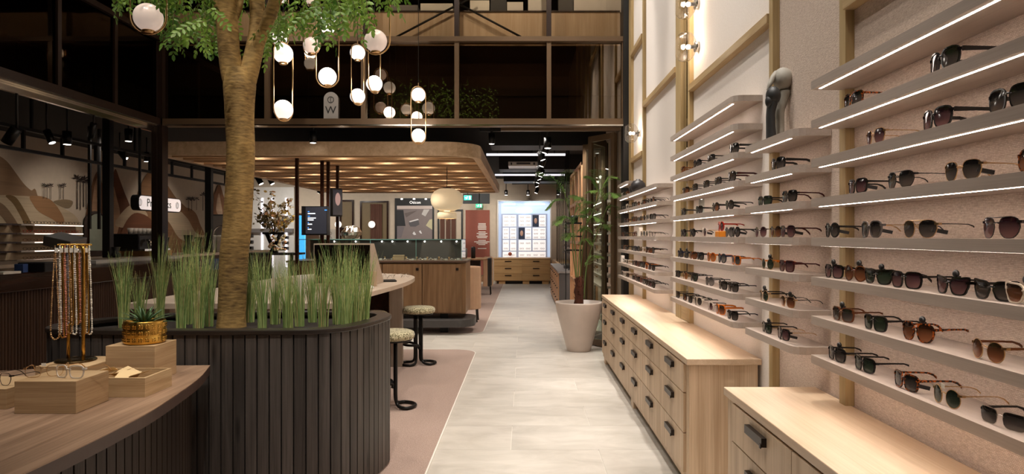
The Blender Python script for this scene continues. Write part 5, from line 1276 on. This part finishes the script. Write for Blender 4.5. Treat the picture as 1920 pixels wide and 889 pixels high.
tag(MB().box(.86,1.3,17.3,20.6,0,.79).build('side_cabinet',M['backoak'],bevel=.004),'oak sideboard along the right wall near the far end','cabinet')
gc=thing('drawer_cabinet','grey-topped cabinet with dark end panel and pale drawers, behind the potted palm','cabinet',(1.0,15.2,0))
MB().box(.69,1.30,13.28,17.1,.0,.76).build('body',M['darkgrey'],gc); MB().box(.665,1.31,13.25,17.12,.76,.795).build('worktop',M['grey'],gc)
for c in range(6):
    for r in range(3):
        y0=13.31+c*.63; z0=.06+r*.233; d=MB().box(.672,.69,y0,y0+.615,z0,z0+.227).build('drawer',M['lattice'],gc); MB().box(.65,.672,y0+.27,y0+.34,z0+.15,z0+.17).build('handle',M['handle'],d)
tag(MB().box(.85,1.1,14.4,14.75,.7955,.86).build('tray',M['darkgrey'],bevel=.01),'dark shallow tray on the grey-topped cabinet','tray')
# rods and lattice
for i in range(9):
    y=13.6+i*.62; x=.90
    tag(MB().tube([(x,y,.80 if y<20.6 else 0),(x,y,3.3)],.010,8).build('vertical_rod',M['blackmetal']),'thin black rod beyond the lattice, %s from the near end of the row'%COUNTW[i],'rod','black rods at the far right')
la=thing('lattice_screen','tall light wood lattice screen at right beyond the folding doors','screen',(.88,11.4,0))
for i in range(5): y=10.25+i*.6; MB().box(.86,.90,y,y+.05,0.001,2.6).build('upright',M['lattice'],la)
for z in (.05,.7,1.35,2.0,2.55): MB().box(.862,.898,10.25,12.70,z,z+.05).build('rail',M['lattice'],la)
MB().box(.885,.895,10.3,12.66,1.37,2.58).build('back_panel',plain('cane_panel',srgb(170,136,104),.8,bump=1,bscale=300),la)
for i,(px,Y) in enumerate(((1102.5,10.3),(1109,10.22))):
    x=(px-VX)*Y/F; tag(MB().box(x-.022,x+.022,Y-.03,Y+.03,0.001,1.62).build('wood_post',M['lattice'],bevel=.003),'light wood post before the lattice screen, '+['left','right'][i]+' of two','post','light wood posts before the lattice')
et=thing('etagere','small black three-tier shelf stand holding a leafy plant near the lattice','shelf',(.72,9.9,0))
for z in (1.27,1.47,1.66): MB().box(.60,.835,9.78,10.05,z,z+.02).build('shelf',M['black'],et)
for x in (.61,.825): MB().box(x-.006,x+.006,9.90,9.92,0.001,1.68).build('upright',M['black'],et)
tag(MB().lathe([(0,0),(.05,0),(.07,.1),(0,.1)],14,(.73,9.9,1.6805)).build('flower_pot',M['black']),'small black pot on the top tier of the black shelf stand','pot')
for i,(y,z) in enumerate(((14.2,1.0),(14.2,1.16),(14.2,1.32),(14.2,1.48),(14.2,1.64),(14.2,1.8))):
    tag(MB().box(1.13,XW-.002,y,y+5.8,z,z+.03).build('wall_shelf',M['shelf']),'long pale far shelf behind the black rods, %s of six'%(['lowest','second lowest','third lowest','fourth lowest','fifth lowest','topmost'][i]),'shelf','far shelves behind the rods')
    for j in range(9):
        y2=y+.25+j*.62; o=link('eyeglasses',front_mesh('square',['black','tortoise','brown','clear'][(i+j)%4])); o.location=(1.16,y2,z+.031); o.rotation_euler=(0,0,R(-70)); o.scale=(1.1,1.1,1.1); tag(o,'tiny glasses behind the black rods, %s from the right on the %s far shelf'%(COUNTW[j],['lowest','second lowest','third lowest','fourth lowest','fifth lowest','topmost'][i]),'glasses','far glasses behind the rods')
for k in range(1,9):
    z=.74+.16*k
    for j in range(5):
        o=link('eyeglasses',front_mesh(['square','round','geometric'][(k+j)%3],['black','tortoise','clear','gunmetal','clear'][(k*2+j)%5])); o.location=(1.17,10.35+j*.42,z+.001); o.rotation_euler=(0,0,R(-75)); o.scale=(1.1,1.1,1.1); tag(o,'small glasses behind the folding doors, %s from the right on the %s shelf there'%(COUNTW[j],ORD[k]),'glasses','glasses behind the folding doors')
# folding doors
fd=[((1.19,8.90),(.90,9.33)),((.90,9.36),(1.18,9.82)),((1.18,9.85),(.89,10.16))]
for i,(a,b) in enumerate(fd):
    t=thing('folding_door_leaf','bronze-framed glass folding door leaf, '+['nearest','middle','farthest'][i]+' of three','door',((a[0]+b[0])/2,(a[1]+b[1])/2,0),group='folding glass door leaves')
    A,B=Vector((*a,0)),Vector((*b,0)); d=(B-A).normalized(); nn=Vector((d.y,-d.x,0))*.022; L_=(B-A).length
    def bar(c0,c1,z0,z1,nm):
        c=A+d*(c0+c1)/2; MB().obox((c.x,c.y,(z0+z1)/2),d*(c1-c0)/2,nn,(0,0,(z1-z0)/2)).build(nm,M['bronze'],t,bevel=.003)
    bar(0,.06,.01,2.84,'stile'); bar(L_-.06,L_,.01,2.84,'stile'); bar(.06,L_-.06,2.76,2.84,'rail'); bar(.06,L_-.06,.01,.1,'rail')
    c=(A+B)/2; MB().obox((c.x,c.y,1.43),d*(L_/2-.06),nn*.15,(0,0,1.33)).build('glass',M['clear'],t)
struct(MB().box(-.3,1.26,8.90,8.98,2.86,2.90).build('trim_13',M['bronze']),'folding door head rail')
# ================================================================== POTTED PALM
pp_=thing('plant_pot','large tapered faceted pale ceramic planter pot on the tiles','pot',(.715,8.85,0))
n=16; rings=[(.148,0),(.155,.012),(.285,.50),(.305,.615),(.306,.632),(.290,.634),(.275,.56),(0.0,.55)]
MB().lathe(rings,n*2,(.715,8.85,.0008)).build('bowl',M['pot'],pp_)
MB().lathe([(0,0),(.272,0)],32,(.715,8.85,.562)).build('soil',M['soil'],pp_)
pa=thing('palm','slender palm-like fern plant with shaggy brown trunk in the pale pot','plant',(.715,8.85,.56))
mb=MB(); mb.lathe([(.05,0),(.06,.03),(.052,.10),(.056,.2),(.048,.3),(.05,.36),(.02,.40)],14,(.715,8.85,.565)); random.seed(2)
for v in mb.bm.verts: v.co+=Vector((random.gauss(0,.006),random.gauss(0,.006),0))
for i in range(60):
    a=random.uniform(0,6.28); z=random.uniform(.58,.95); c=Vector((.715+.05*math.cos(a),8.85+.05*math.sin(a),z)); mb.tube([c,c+Vector((math.cos(a)*.02,math.sin(a)*.02,.03))],[.006,.001],4)
mb.build('trunk',M['bark_f'],pa)
stp=MB()
frond_t=[(1040,326),(1062,345),(1045,378),(1030,372),(1066,395),(1075,430),(1130,325),(1160,350),(1155,375),(1120,365),(1100,360),(1170,395),(1150,410),(1125,345),(1085,455),(1120,470),(1112,430),(1140,440),(1095,385),(1145,330)]
fr_n=0
STEMS=[[(1081,520),(1078,460),(1068,400),(1055,350)],[(1084,520),(1090,450),(1110,400),(1128,350)],[(1095,560),(1100,500),(1118,440),(1142,380)],[(1080,520),(1074,470),(1075,420),(1082,380)],[(1088,520),(1092,470),(1100,430),(1098,390)]]
for k,s in enumerate(STEMS):
    pts=catmull([P(x,y,8.85+(-.1+.05*k)) for x,y in s],6); stp.tube(pts,[.009-.0002*i for i in range(len(pts))],6)
o=stp.build('stems',plain('green_stem',srgb(104,124,66),.6),pa)
def frond(base,tip,droop,seed):
    random.seed(seed); mb=MB(); md=base.lerp(tip,.5)+Vector((0,0,droop)); pts=catmull([base,md,tip],20); mb.tube(pts,[.003-.00008*i for i in range(len(pts))],4)
    for i in range(3,len(pts)-1):
        t=(pts[i+1]-pts[i]).normalized(); s=t.cross(Vector((0,0,1))).normalized(); u=i/len(pts); L_=.15*math.sin(math.pi*min(1,.15+u*.85))+.03
        for sg in (-1,1):
            dd=(s*sg*.9+t*.75+Vector((0,0,-.35+random.uniform(-.15,.15)))).normalized()
            leaflet(mb,pts[i],dd,Vector((0,0,1)),L_*random.uniform(.8,1.1),.0085)
    return mb.build('frond',M['fern'],pa)
pairs=[((1060,365),(1010,322)),((1060,365),(1066,318)),((1060,375),(1024,392)),((1064,385),(1090,372)),((1070,410),(1040,420)),((1072,420),(1100,405)),((1078,400),(1108,378)),((1125,360),(1098,330)),((1128,355),(1156,332)),((1128,355),(1120,318)),((1135,375),(1160,368)),((1135,378),(1105,358)),((1142,385),(1158,408)),((1120,400),(1088,398)),((1118,430),(1150,430)),((1112,440),(1088,430)),((1100,420),(1125,412)),((1080,445),(1058,448)),((1082,460),(1108,455)),((1096,500),(1125,480)),((1075,440),(1056,405)),((1100,400),(1075,365))]
for i,(a,b) in enumerate(pairs):
    Y=8.85+random.uniform(-.25,.25); frond(P(*a,8.85),P(*b,Y+.0),.07,i)
# ================================================================== PENDANTS
def pendant(px,Y,pytop,pybot,rot,label,lit=(1,1),cord=True,ztop=6.3):
    c=P(px,0,Y).x; zt=H-(pytop-442)*Y/F; zb=zt-.70 if pybot is None else H-(pybot-442)*Y/F
    if pytop is None: zt=zb+.70
    t=thing('pendant_lamp',label,'lamp',(c,Y,ztop),group='brass loop pendant lamps with opal globes')
    w_=.1055; cth,sth=math.cos(R(rot)),math.sin(R(rot)); loop=[]
    for k in range(13): a=math.pi*k/12; loop.append((w_*math.cos(a),zt-w_+w_*math.sin(a)))
    for k in range(13): a=math.pi+math.pi*k/12; loop.append((w_*math.cos(a),zb+w_+w_*math.sin(a)))
    MB().tube([(c+x*cth,Y+x*sth,z) for x,z in loop],.006,8,closed=True).build('loop',M['brass'],t)
    for i,zc in enumerate((zt-.102,zb+.102)):
        g=MB().ball((c,Y,zc),.085,u=32,v=20).build('globe',M['opal'] if lit[i] else M['opalglow'],t)
        MB().lathe([(0,-.012),(.03,-.012),(.042,.0),(.036,.006),(0,.006)],20,(c,Y,zc-.085)).build('cap',M['brass'],g)
    MB().tube([(c,Y,zt),(c,Y,zt+.045)],.005,6).build('stem',M['brass'],t)
    if lit[1]: d=lamp('POINT',(c,Y,zb+.25),None,4,(1,.90,.80),.08); d.parent=t; d.location=(0,0,zb+.25-ztop)
    MB().tube([(c,Y,zt+.04),(c,Y,ztop)],.0032,6).build('cord',M['black'],t)
def pend2(px,Y,pytop,pybot,*a,**k):
    if pytop is None: pytop=442+((H-(H-(pybot-442)*Y/F+.70)))*F/Y
    pendant(px,Y,pytop,pybot,*a,**k)
pend2(278,4.2,None,64,8,'nearest brass loop pendant with unlit globe at the upper left, left of the tree',(0,0))
pend2(531,6.04,79,None,60,'brass loop pendant with two lit globes just right of the trunk',)
pend2(584.5,7.0,None,104,-20,'brass loop pendant with unlit globe showing a bottom curve, behind the leaves',(0,0))
pend2(614,6.5,None,164,8,'brass loop pendant facing front with lit globes, above the W sign')
pend2(670.5,7.77,82,None,62,'narrow-looking brass loop pendant with two lit globes right of the W sign')
pend2(704.5,5.18,None,102,6,'large near brass loop pendant with unlit globe at top centre',(0,0))
pend2(702,7.25,58,175,66,'brass loop pendant with lit lower globe directly beneath the large near one')
pend2(784.5,8.25,162,None,42,'lowest and rightmost brass loop pendant with two lit globes')
pend2(524,8.1,None,88,30,'brass loop pendant mostly hidden by leaves, just above the one by the trunk')
# ================================================================== LOWER CEILING FITTINGS
def spot(px,py,Y,label,tilt=0,r=.045,h=.15,side=0,zc=3.3):
    c=P(px,py,Y); t=thing('track_spot',label,'lamp',(c.x,Y,zc),group='black cylinder track spots')
    d=Vector((math.sin(R(side)),math.sin(R(tilt)),-math.cos(R(tilt))*math.cos(R(side)))).normalized()
    e=c; s=c-d*h
    MB().tube([s,e],r,16).build('housing',M['blackmetal'],t); MB().tube([e-d*.002,e+d*.002],r*.78,16).build('lens',M['spotglow'],t)
    if zc>s.z: MB().tube([(s.x,s.y,s.z),(s.x,s.y,zc)],.012,8).build('bracket',M['black'],t)
A9=['first','second','third','fourth','fifth','sixth','seventh','eighth','ninth','tenth','eleventh','twelfth']
spot(587,268,9.05,'black track spot above the canopy front edge, behind the pendants')
spot(922,270,9.6,'black track spot just right of the canopy corner')
spot(1027,278,9.6,'nearest spot of the row over the aisle, hanging low',0,.055)
for i,(px,py,Y) in enumerate(((1021,287,10.3),(1018,300,11.0),(1015,312,12.0),(1014,325,13.0),(1013,331,14.0),(1011,337,15.0),(1008,343,16.3),(1007,350,17.5),(1005,362,18.5))):
    spot(px,py,Y,'%s spot after the nearest one in the row over the aisle'%A9[i],0,.05,.15,(20 if i%2 else -20))
for i,(px,py) in enumerate(((949,366),(990,366),(1047,365))): spot(px,py,20.5,'short black spot in front of the showcase wall, %s of three'%['left','middle','right'][i],0,.05)
struct(MB().box((900-VX)*9.6/F,(1028-VX)*9.6/F,9.58,9.62,2.955,2.985).build('trim_14',M['black']),'black lighting track')
for i,(x0,x1,py) in enumerate(((912,1060,290),(928,1060,328),(960,1070,345))):
    z=2.955; Y=(z-H)*F/(442-py); a=(x0-VX)*Y/F; b=(x1-VX)*Y/F
    t=thing('light_tube','long slim ceiling light tube across the aisle, %s of three'%['nearest','middle','farthest'][i],'lamp',((a+b)/2,Y,3.3),group='ceiling light tubes')
    MB().tube([(a,Y,z),(b,Y,z)],.022 if i<2 else .012,12).build('tube',M['ledcool'] if i<2 else M['grey'],t)
    for x in (a+.2,b-.2): MB().box(x-.01,x+.01,Y-.01,Y+.01,z+.02,2.97 if i==2 else 3.3).build('clip',M['black'],t)
ac=thing('air_unit','white slotted ceiling air unit between the black beams','vent',(0,14.1,3.3))
a,b=P(953,311,14.1),P(1008,304,14.1); MB().box(a.x,b.x,14.1,14.7,a.z,b.z+.01).build('body',M['whiteplastic'],ac); MB().box(a.x+.1,b.x-.1,14.2,14.6,b.z+.01,3.3).build('mount',M['black'],ac); MB().box(a.x+.17,b.x-.15,14.09,14.1,a.z+.03,b.z-.01).box(a.x+.05,a.x+.08,14.09,14.1,a.z+.02,b.z-.01).box(b.x-.09,b.x-.05,14.09,14.1,a.z+.02,b.z-.01).build('slot',M['darkgrey'],ac)
# ================================================================== COFFEE BAR
bar=thing('bar_counter','long dark bar counter with fluted front and glossy top at the left','counter',(-4.8,7,0))
MB().box(-5.1,-4.49,2.5,9.9,0,1.0).build('body',M['darkwood'],bar)
mb=MB(); fl_r=.0165; nfl=int(7.4/.038)
for i in range(nfl):
    y=2.5+.019+i*.038; pr=None
    for z in (.02,1.0):
        cur=[mb.bm.verts.new((-4.49+fl_r*math.sin(a)*1.3,y-fl_r*math.cos(a),z)) for a in [math.pi*k/5 for k in range(6)]]
        if pr:
            for q in range(5): mb.bm.faces.new((pr[q],pr[q+1],cur[q+1],cur[q])).smooth=True
        pr=cur
o=mb.build('fluting',M['flute'],bar); o['kind']='stuff'
MB().box(-5.15,-4.40,2.5,9.95,1.001,1.165).build('worktop',M['darkwood'],bar,bevel=.01)
MB().box(-5.15,-4.95,7.9,9.9,1.166,1.20).build('upstand',M['white'],bar)
bb=thing('back_counter','dark back bar counter under the mural carrying the coffee machine','counter',(-6.3,10.5,0))
MB().box(-6.7,-5.9,7.0,16,0,1.12).build('body',M['darkwood'],bb); MB().box(-6.72,-5.88,7.0,16,1.12,1.16).build('worktop',M['desk'],bb)
# mural relief-print on the left wall
mu=thing('mural','painted wall mural of striped brown and cream dunes, peaks and small dark palms','mural',(-9,12,1.5))
XM=-8.998
def mp_(pts,rgb,i,name='dune'):
    mb=MB(); mb.face([PX(x,y,XM)+Vector((.0012*i,0,0)) for x,y in pts]); m=wood('mural_%d'%i,srgb(*rgb),srgb(*[int(c*.82) for c in rgb]),'y',.25,.85,rand=0,contrast=.8,bump=0); return mb.build(name,m,mu)
def smooth(pts): return [(p.x,p.y) for p in catmull([(a,b,0) for a,b in pts],5,True)]
mp_(smooth([(-120,500),(-120,300),(-20,285),(0,293),(15,305),(30,325),(45,345),(58,357),(70,366),(90,500)]),(150,118,88),1,'mountain')
mp_(smooth([(-120,520),(-120,372),(0,366),(30,367),(60,369),(95,378),(122,392),(150,420),(170,520)]),(206,182,150),2)
mp_(smooth([(10,367),(28,369),(45,393),(62,428),(52,432),(36,402),(24,382)]),(124,96,58),3)
mp_(smooth([(56,368),(85,370),(104,384),(120,412),(112,420),(96,410),(74,398),(62,384)]),(170,126,86),4)
mp_(smooth([(-30,375),(0,380),(20,400),(38,432),(24,436),(0,404),(-30,395)]),(140,112,84),5)
mp_(smooth([(100,378),(120,374),(136,378),(130,390),(116,388)]),(150,128,98),6)
mp_(smooth([(150,520),(155,440),(165,375),(174,338),(182,322),(189,338),(196,372),(205,450),(210,520)]),(134,92,62),7,'mountain')
mp_(smooth([(172,400),(176,350),(183,333),(181,368),(186,410)]),(196,156,120),8)
mp_(smooth([(200,520),(202,400),(208,345),(215,317),(223,335),(233,362),(245,392),(262,450),(262,520)]),(118,70,42),9,'mountain')
mp_(smooth([(204,400),(210,348),(218,372),(224,402),(218,440),(206,440)]),(200,160,124),10)
mp_(smooth([(246,520),(250,400),(262,350),(276,324),(286,322),(300,324),(312,345),(330,372),(352,394),(380,440),(390,520)]),(156,114,78),11,'mountain')
mp_(smooth([(214,420),(238,388),(258,386),(276,404),(262,424),(238,428)]),(214,186,152),12)
mp_(smooth([(300,392),(330,396),(352,402),(372,424),(380,450),(340,450),(318,420)]),(214,190,158),13)
mp_(smooth([(336,392),(352,390),(366,400),(374,420),(382,440),(366,436),(352,412)]),(164,118,80),14)
mp_(smooth([(396,500),(399,380),(404,356),(410,345),(416,360),(424,398),(430,500)]),(146,98,64),15,'mountain')
mp_(smooth([(404,392),(409,362),(413,380),(416,400),(410,404)]),(206,170,138),16)
mp_(smooth([(225,470),(228,430),(250,400),(280,410),(290,440),(290,480)]),(126,78,50),17)
pm_=plain('mural_palm',srgb(44,28,22),.9)
for x,y0,y1,s in ((80,348,372,1),(86,350,373,1),(93,348,374,1),(111,350,373,1),(117,348,374,1),(143,335,392,1.6),(149,340,394,1.4),(155,337,388,1.6),(160,342,392,1.3),(352,374,395,1),(358,374,395,1),(367,373,394,.8),(379,366,395,1.2),(386,364,392,1.2)):
    mb=MB(); mb.face([PX(x-.5*s,y1,XM)+Vector((.024,0,0)),PX(x+.5*s,y1,XM)+Vector((.024,0,0)),PX(x+.4*s,y0,XM)+Vector((.024,0,0)),PX(x-.4*s,y0,XM)+Vector((.024,0,0))])
    for k in range(9):
        a=R(-70+k*40); L_=6.5*s*random.uniform(.7,1.1); dx,dy=math.sin(a)*L_,-abs(math.cos(a))*L_*.9+ (2 if abs(math.sin(a))>.8 else 0); nx,ny=-dy*.16,dx*.16
        mb.face([PX(x,y0,XM)+Vector((.025+k*.0004,0,0)),PX(x+dx*.55+nx,y0+dy*.55+ny,XM)+Vector((.025+k*.0004,0,0)),PX(x+dx,y0+dy,XM)+Vector((.025+k*.0004,0,0)),PX(x+dx*.55-nx,y0+dy*.55-ny,XM)+Vector((.025+k*.0004,0,0))])
    mb.build('palm_print',pm_,mu)
# lit shelves on the mural wall
for u,(pa_,pb_,lit) in enumerate(((40,156,True),(-60,32,False))):
    for k,z in enumerate((1.065,1.226,1.384,1.54,1.70)):
        Ya=-8.83*F/(pa_-VX); Yb=-8.83*F/(pb_-VX)
        t=thing('wall_shelf','%s shelf on the mural wall, %s of five%s'%('lit pale' if lit else 'dark',['lowest','second lowest','middle','second highest','topmost'][k],'' if lit else ', at the far left edge'),'shelf',(-8.9,(Ya+Yb)/2,z),group='mural wall shelves')
        MB().box(-8.97,-8.83,Ya,Yb,z-.03,z).build('board',M['shelf'] if lit else M['darkwood'],t)
        if lit:
            Yc=-8.83*F/(65-VX); MB().box(-8.83,-8.826,Yc,Yb,z-.026,z-.008).build('light_strip',emit('shelf_edge_light%d'%k,(1,.82,.68,1),1.2),t)
            for j in range(9):
                o=link('eyeglasses',front_mesh(['square','round'][j%2],['brown','black','tortoise','red','black'][k])); y=Ya+.2+(Yb-Ya-.3)*j/8; o.location=(-8.87,y,z+.0005); o.rotation_euler=(0,0,R(70)); tag(o,'small %s glasses, %s from the left on the %s lit mural shelf'%(['brown','black','tortoise','red','black'][k],COUNTW[j],['lowest','second lowest','middle','second highest','topmost'][k]),'glasses','glasses on the %s mural shelf'%['lowest','second lowest','middle','second highest','topmost'][k])
# arched mirror
amr=thing('arched_mirror','arched mirror with dark wood surround on the mural wall','mirror',(-8.9,14,1.3))
def arch(x0,x1,ytop,ybot,X):
    c=(x0+x1)/2; r=(x1-x0)/2; return [PX(x0,ybot,X)]+[PX(c-r*math.cos(a),ytop+r*1.0-r*math.sin(a)*1.0,X) for a in [math.pi*k/12 for k in range(13)]]+[PX(x1,ybot,X)]
MB().face(arch(158,198,396,480,-8.95)).build('surround',M['darkwood'],amr); MB().face(arch(168,195,401,470,-8.93)).build('glass',plain('arched_glass',srgb(150,156,136),.25),amr)
# sign over bar
bs=thing('bar_sign','white lit lozenge sign with green letters hanging behind the corner column','sign',(-4.95,9.2,1.95))
ya,yb=8.68,9.76; zb_,zt_=1.49+.0,0
zt_=H-(364.5-442)*ya/F; zb_=H-(394-442)*ya/F
def loz(x0,ys0,ys1,z0,z1,r=.07): 
    L_=[]
    for cy,cz,a0 in ((ys0+r,z0+r,180),(ys1-r,z0+r,270),(ys1-r,z1-r,0),(ys0+r,z1-r,90)):
        for k in range(6): a=R(a0+18*k); L_.append((x0,cy+r*math.cos(a),cz+r*math.sin(a)))
    return L_
mb=MB(); A_=[mb.bm.verts.new(p) for p in loz(-4.90,ya,yb,zb_,zt_)]; B_=[mb.bm.verts.new((p[0]-.10,p[1],p[2])) for p in loz(-4.90,ya,yb,zb_,zt_)]
mb.bm.faces.new(A_); mb.bm.faces.new(B_[::-1])
for i in range(len(A_)): mb.bm.faces.new((A_[i],A_[i-1],B_[i-1],B_[i]))
mb.build('housing',M['black'],bs)
MB().face(loz(-4.897,ya+.012,yb-.012,zb_+.012,zt_-.012,.06)).build('face',emit('sign_face',srgb(236,222,216),.62),bs)
gt=plain('sign_green',srgb(26,64,48),.6); zc=(zb_+zt_)/2
def ypx(px): return -4.896*F/(px-VX)
text('Pr',.15,gt,Vector((-4.894,ypx(275),zc)),(90,0,90),parent=bs,align='LEFT',sx=1.0)
text('eeks',.15,gt,Vector((-4.894,ypx(321.3),zc)),(90,0,90),parent=bs,align='RIGHT',sx=1.15)
for px in (262.5,332):
    y=ypx(px); mb=MB(); mb.tube([(-4.893,y+.035*math.cos(a),zc+.045*math.sin(a)) for a in [k*math.pi/8 for k in range(16)]],.003,4,closed=True); mb.tube([(-4.893,y+.006+.012*math.cos(a),zc+.035*math.sin(a)) for a in [math.pi/2+k*math.pi/8 for k in range(9)]],.003,4); mb.build('emblem',gt,bs)
for y in (8.8,9.12): MB().tube([(-4.95,y,zt_),(-4.95,y,3.3)],.018,8).build('rod',M['black'],bs)
# gantry over the bar
gy=thing('hanging_gantry','black hanging steel gantry frame above the back bar','frame',(-6.5,12,3.3))
MB().box(-6.53,-6.47,6.5,16.5,2.58,2.62).build('chord',M['black'],gy); MB().box(-6.53,-6.47,6.5,16.5,2.86,2.90).build('chord',M['black'],gy)
for i in range(14): y=6.6+i*.75; MB().box(-6.52,-6.48,y,y+.035,2.62,2.86).build('strut',M['black'],gy)
for y in (6.6,9,11.4,13.8,16.2): MB().box(-6.515,-6.485,y,y+.03,2.9,3.3).build('hanger',M['black'],gy)
for i,(px,w_) in enumerate(((202.5,.11),(392,.12))):
    y=-6.2*F/(px-VX); x=-6.2; struct(MB().box(x-w_/2,x+w_/2,y-.05,y+.05,1.165,3.3).build('trim_%d'%(20+i),M['black']),'black bar column')
for i,px in enumerate((168,186)):
    y=-7.2*F/(px-VX); tag(MB().box(-7.22,-7.18,y-.02,y+.02,1.6,3.3).build('hanger_bar',M['black']),'thin black upright bar before the mural, %s of two'%['left','right'][i],'bar','thin upright bars before the mural')
for i,(px,py,Y,tl,sd,r) in enumerate(((12,268,6.4,0,-35,.05),(98,268,8.5,0,25,.045),(126,271,8.8,0,0,.055),(170,257,7.7,20,-25,.035),(241,265,9.4,0,0,.05),(236,298,12,0,40,.05),(275,303,12.6,0,0,.05),(304,318,13.5,0,0,.045),(490,345,15,0,30,.06),(511,345,15.5,0,30,.055),(597,362,18.5,0,-30,.05))):
    spot(px,py,Y,'black spot over the left side, %s from the left of the picture'%A9[i],tl,r,.17,sd)
# coffee machine and bar things
cm=thing('coffee_machine','black and chrome espresso machine on a wooden base behind the column','machine',(-6.2,11,1.16))
def XP(px,X): return X*F/(px-VX)
ya,yb=XP(236,-6.2),XP(292,-6.2)
MB().box(-6.45,-6.0,ya,yb,1.25,1.52).build('body',M['blackmetal'],cm,bevel=.03); MB().box(-6.5,-5.95,XP(262,-6.2),yb+.05,1.161,1.25).build('base',M['backoak'],cm)
for k in range(3): y=ya+.2+k*(yb-ya-.4)/2; mb=MB(); mb.tube([(-5.98,y,1.42),(-5.93,y,1.40),(-5.92,y,1.33)],.025,10); mb.build('group_head',M['chrome'],cm)
MB().box(-6.0,-5.93,ya+.05,yb-.05,1.25,1.28).build('drip_tray',M['chrome'],cm)
for k in range(6):
    y=ya+.12+k*(yb-ya-.24)/5; tag(MB().lathe([(0,0),(.03,0),(.045,.09),(.04,.09),(0,.01)],14,(-6.2,y,1.5205)).build('cup',M['white']),'white cup on the espresso machine, %s from the left'%COUNTW[k],'cup','white cups on the espresso machine')
for i,(px,c_,h_) in enumerate(((308,'blackmetal',.30),(215,'black',.16),(353,'black',.34),(373,'darkwood',.30))):
    y=XP(px,-6.15); tag(MB().lathe([(0,0),(.07,0),(.09,h_*.3),(.05,h_*.55),(.08,h_),(0,h_)],18,(-6.15,y,1.1605)).build('grinder' if i==0 else 'canister',M[c_]),['black coffee grinder right of the column','small black canister left of the espresso machine','round black canister behind the grass','brown canister left of the grey board'][i],'canister','bar canisters')
gb=thing('notice_board','grey board on the back bar just left of the tree trunk','board',(-6.1,14,1.16))
a,b=P(387,432,13.9),P(422,402,13.9); MB().box(a.x,b.x,13.9,13.94,1.161,b.z).build('panel',M['darkgrey'],gb,bevel=.004); MB().face([(a.x+.03,13.898,1.3),(b.x-.03,13.898,1.3),(b.x-.03,13.898,b.z-.03),(a.x+.03,13.898,b.z-.03)]).build('slate',M['grey'],gb)
for i,px in enumerate((399,413)):
    c=P(px,484,13.6); tag(MB().box(c.x-.07,c.x+.07,13.56,13.66,1.1605,1.50).build('pouch',M['whiteplastic'],bevel=.03,seg=3),'pale upright pouch on the back bar, %s of two'%['left','right'][i],'bag','pale pouches on the back bar')
mb=MB(); q=P(400,445,13.4); tag(mb.tube(catmull([(q.x,13.4,1.161),(q.x,13.4,1.5),(q.x+.04,13.4,1.62),(q.x+.14,13.4,1.68),(q.x+.24,13.4,1.62)],5),.012,8).build('tap',M['chrome']),'curved chrome tap in front of the grey board','tap')
# register etc on bar counter
rg=thing('register_screen','grey tilted touch-screen till on the bar counter behind the necklace stand','till',(-4.75,6.95,1.165))
c=P(122,453,6.9); MB().obox(c,(.155,-.03,-.03),(.02,.10,.02),(.006,0,.05)).build('screen',M['grey'],rg,bevel=.006); MB().box(c.x+.0,c.x+.08,6.86,6.95,1.1655,c.z-.03).build('stand',M['darkgrey'],rg,bevel=.01)
MB().box(c.x-.1,c.x+.16,6.8,7.05,1.1655,1.19).build('base',M['grey'],rg,bevel=.006)
c=P(35,500,6.0); tag(MB().box(c.x-.04,c.x+.04,6.0,6.06,1.1655,1.24).build('blue_box',plain('blue_box',srgb(54,80,136),.5),bevel=.003),'small blue box on the bar counter at the left edge','box')
c=P(72,500,6.2); tag(MB().prism([(c.x-.12,6.1),(c.x+.13,6.1),(c.x+.1,6.3),(c.x-.1,6.3)],1.1655,1.25).build('dark_case',M['black'],bevel=.01),'black low case on the bar counter beside the blue box','case')
c=P(10,506,5.8); tag(MB().box(c.x-.06,c.x+.06,5.7,5.9,1.1655,1.185).build('paper_stack',M['fleck']),'white paper stack on the bar counter at the far left','paper')
# white display units at the back left
wd=thing('display_wall','white lit display wall with small product shelves at the back left','display',(-6.5,21.3,0))
a,b=BP(470,475),BP(556,352); MB().box(a.x,b.x,21.45,21.68,.02,b.z).build('carcass',M['white'],wd)
for px in (497.5,516,542): q=BP(px,0).x; MB().box(q-.03,q+.03,21.42,21.45,.5,BP(0,372).z).build('light_strip',M['ledcool'],wd)
for px0,px1,y0,y1 in ((527,545,404,424),(536,545,440,470),(470,480,436,470)):
    for r in range(3):
        for c_ in range(3):
            q=BP(px0+(c_+.5)*(px1-px0)/3,y0+(r+.5)*(y1-y0)/3); MB().box(q.x-.05,q.x+.05,21.41,21.45,q.z-.05,q.z+.04).build('product',M['darkgrey'],wd)
MB().box(a.x,b.x,21.3,21.45,BP(0,436).z,BP(0,429).z).build('ledge',M['grey'],wd)
tag(MB().box(P(556,0,17.5).x,P(604,0,17.5).x,17.5,17.9,.0,P(0,400,17.5).z).build('white_cabinet',M['desk'],bevel=.01),'tall pale cabinet behind the black information screen','cabinet')
for o in bpy.data.objects:
    for k_ in ('_local','_w'):
        if k_ in o: del o[k_]
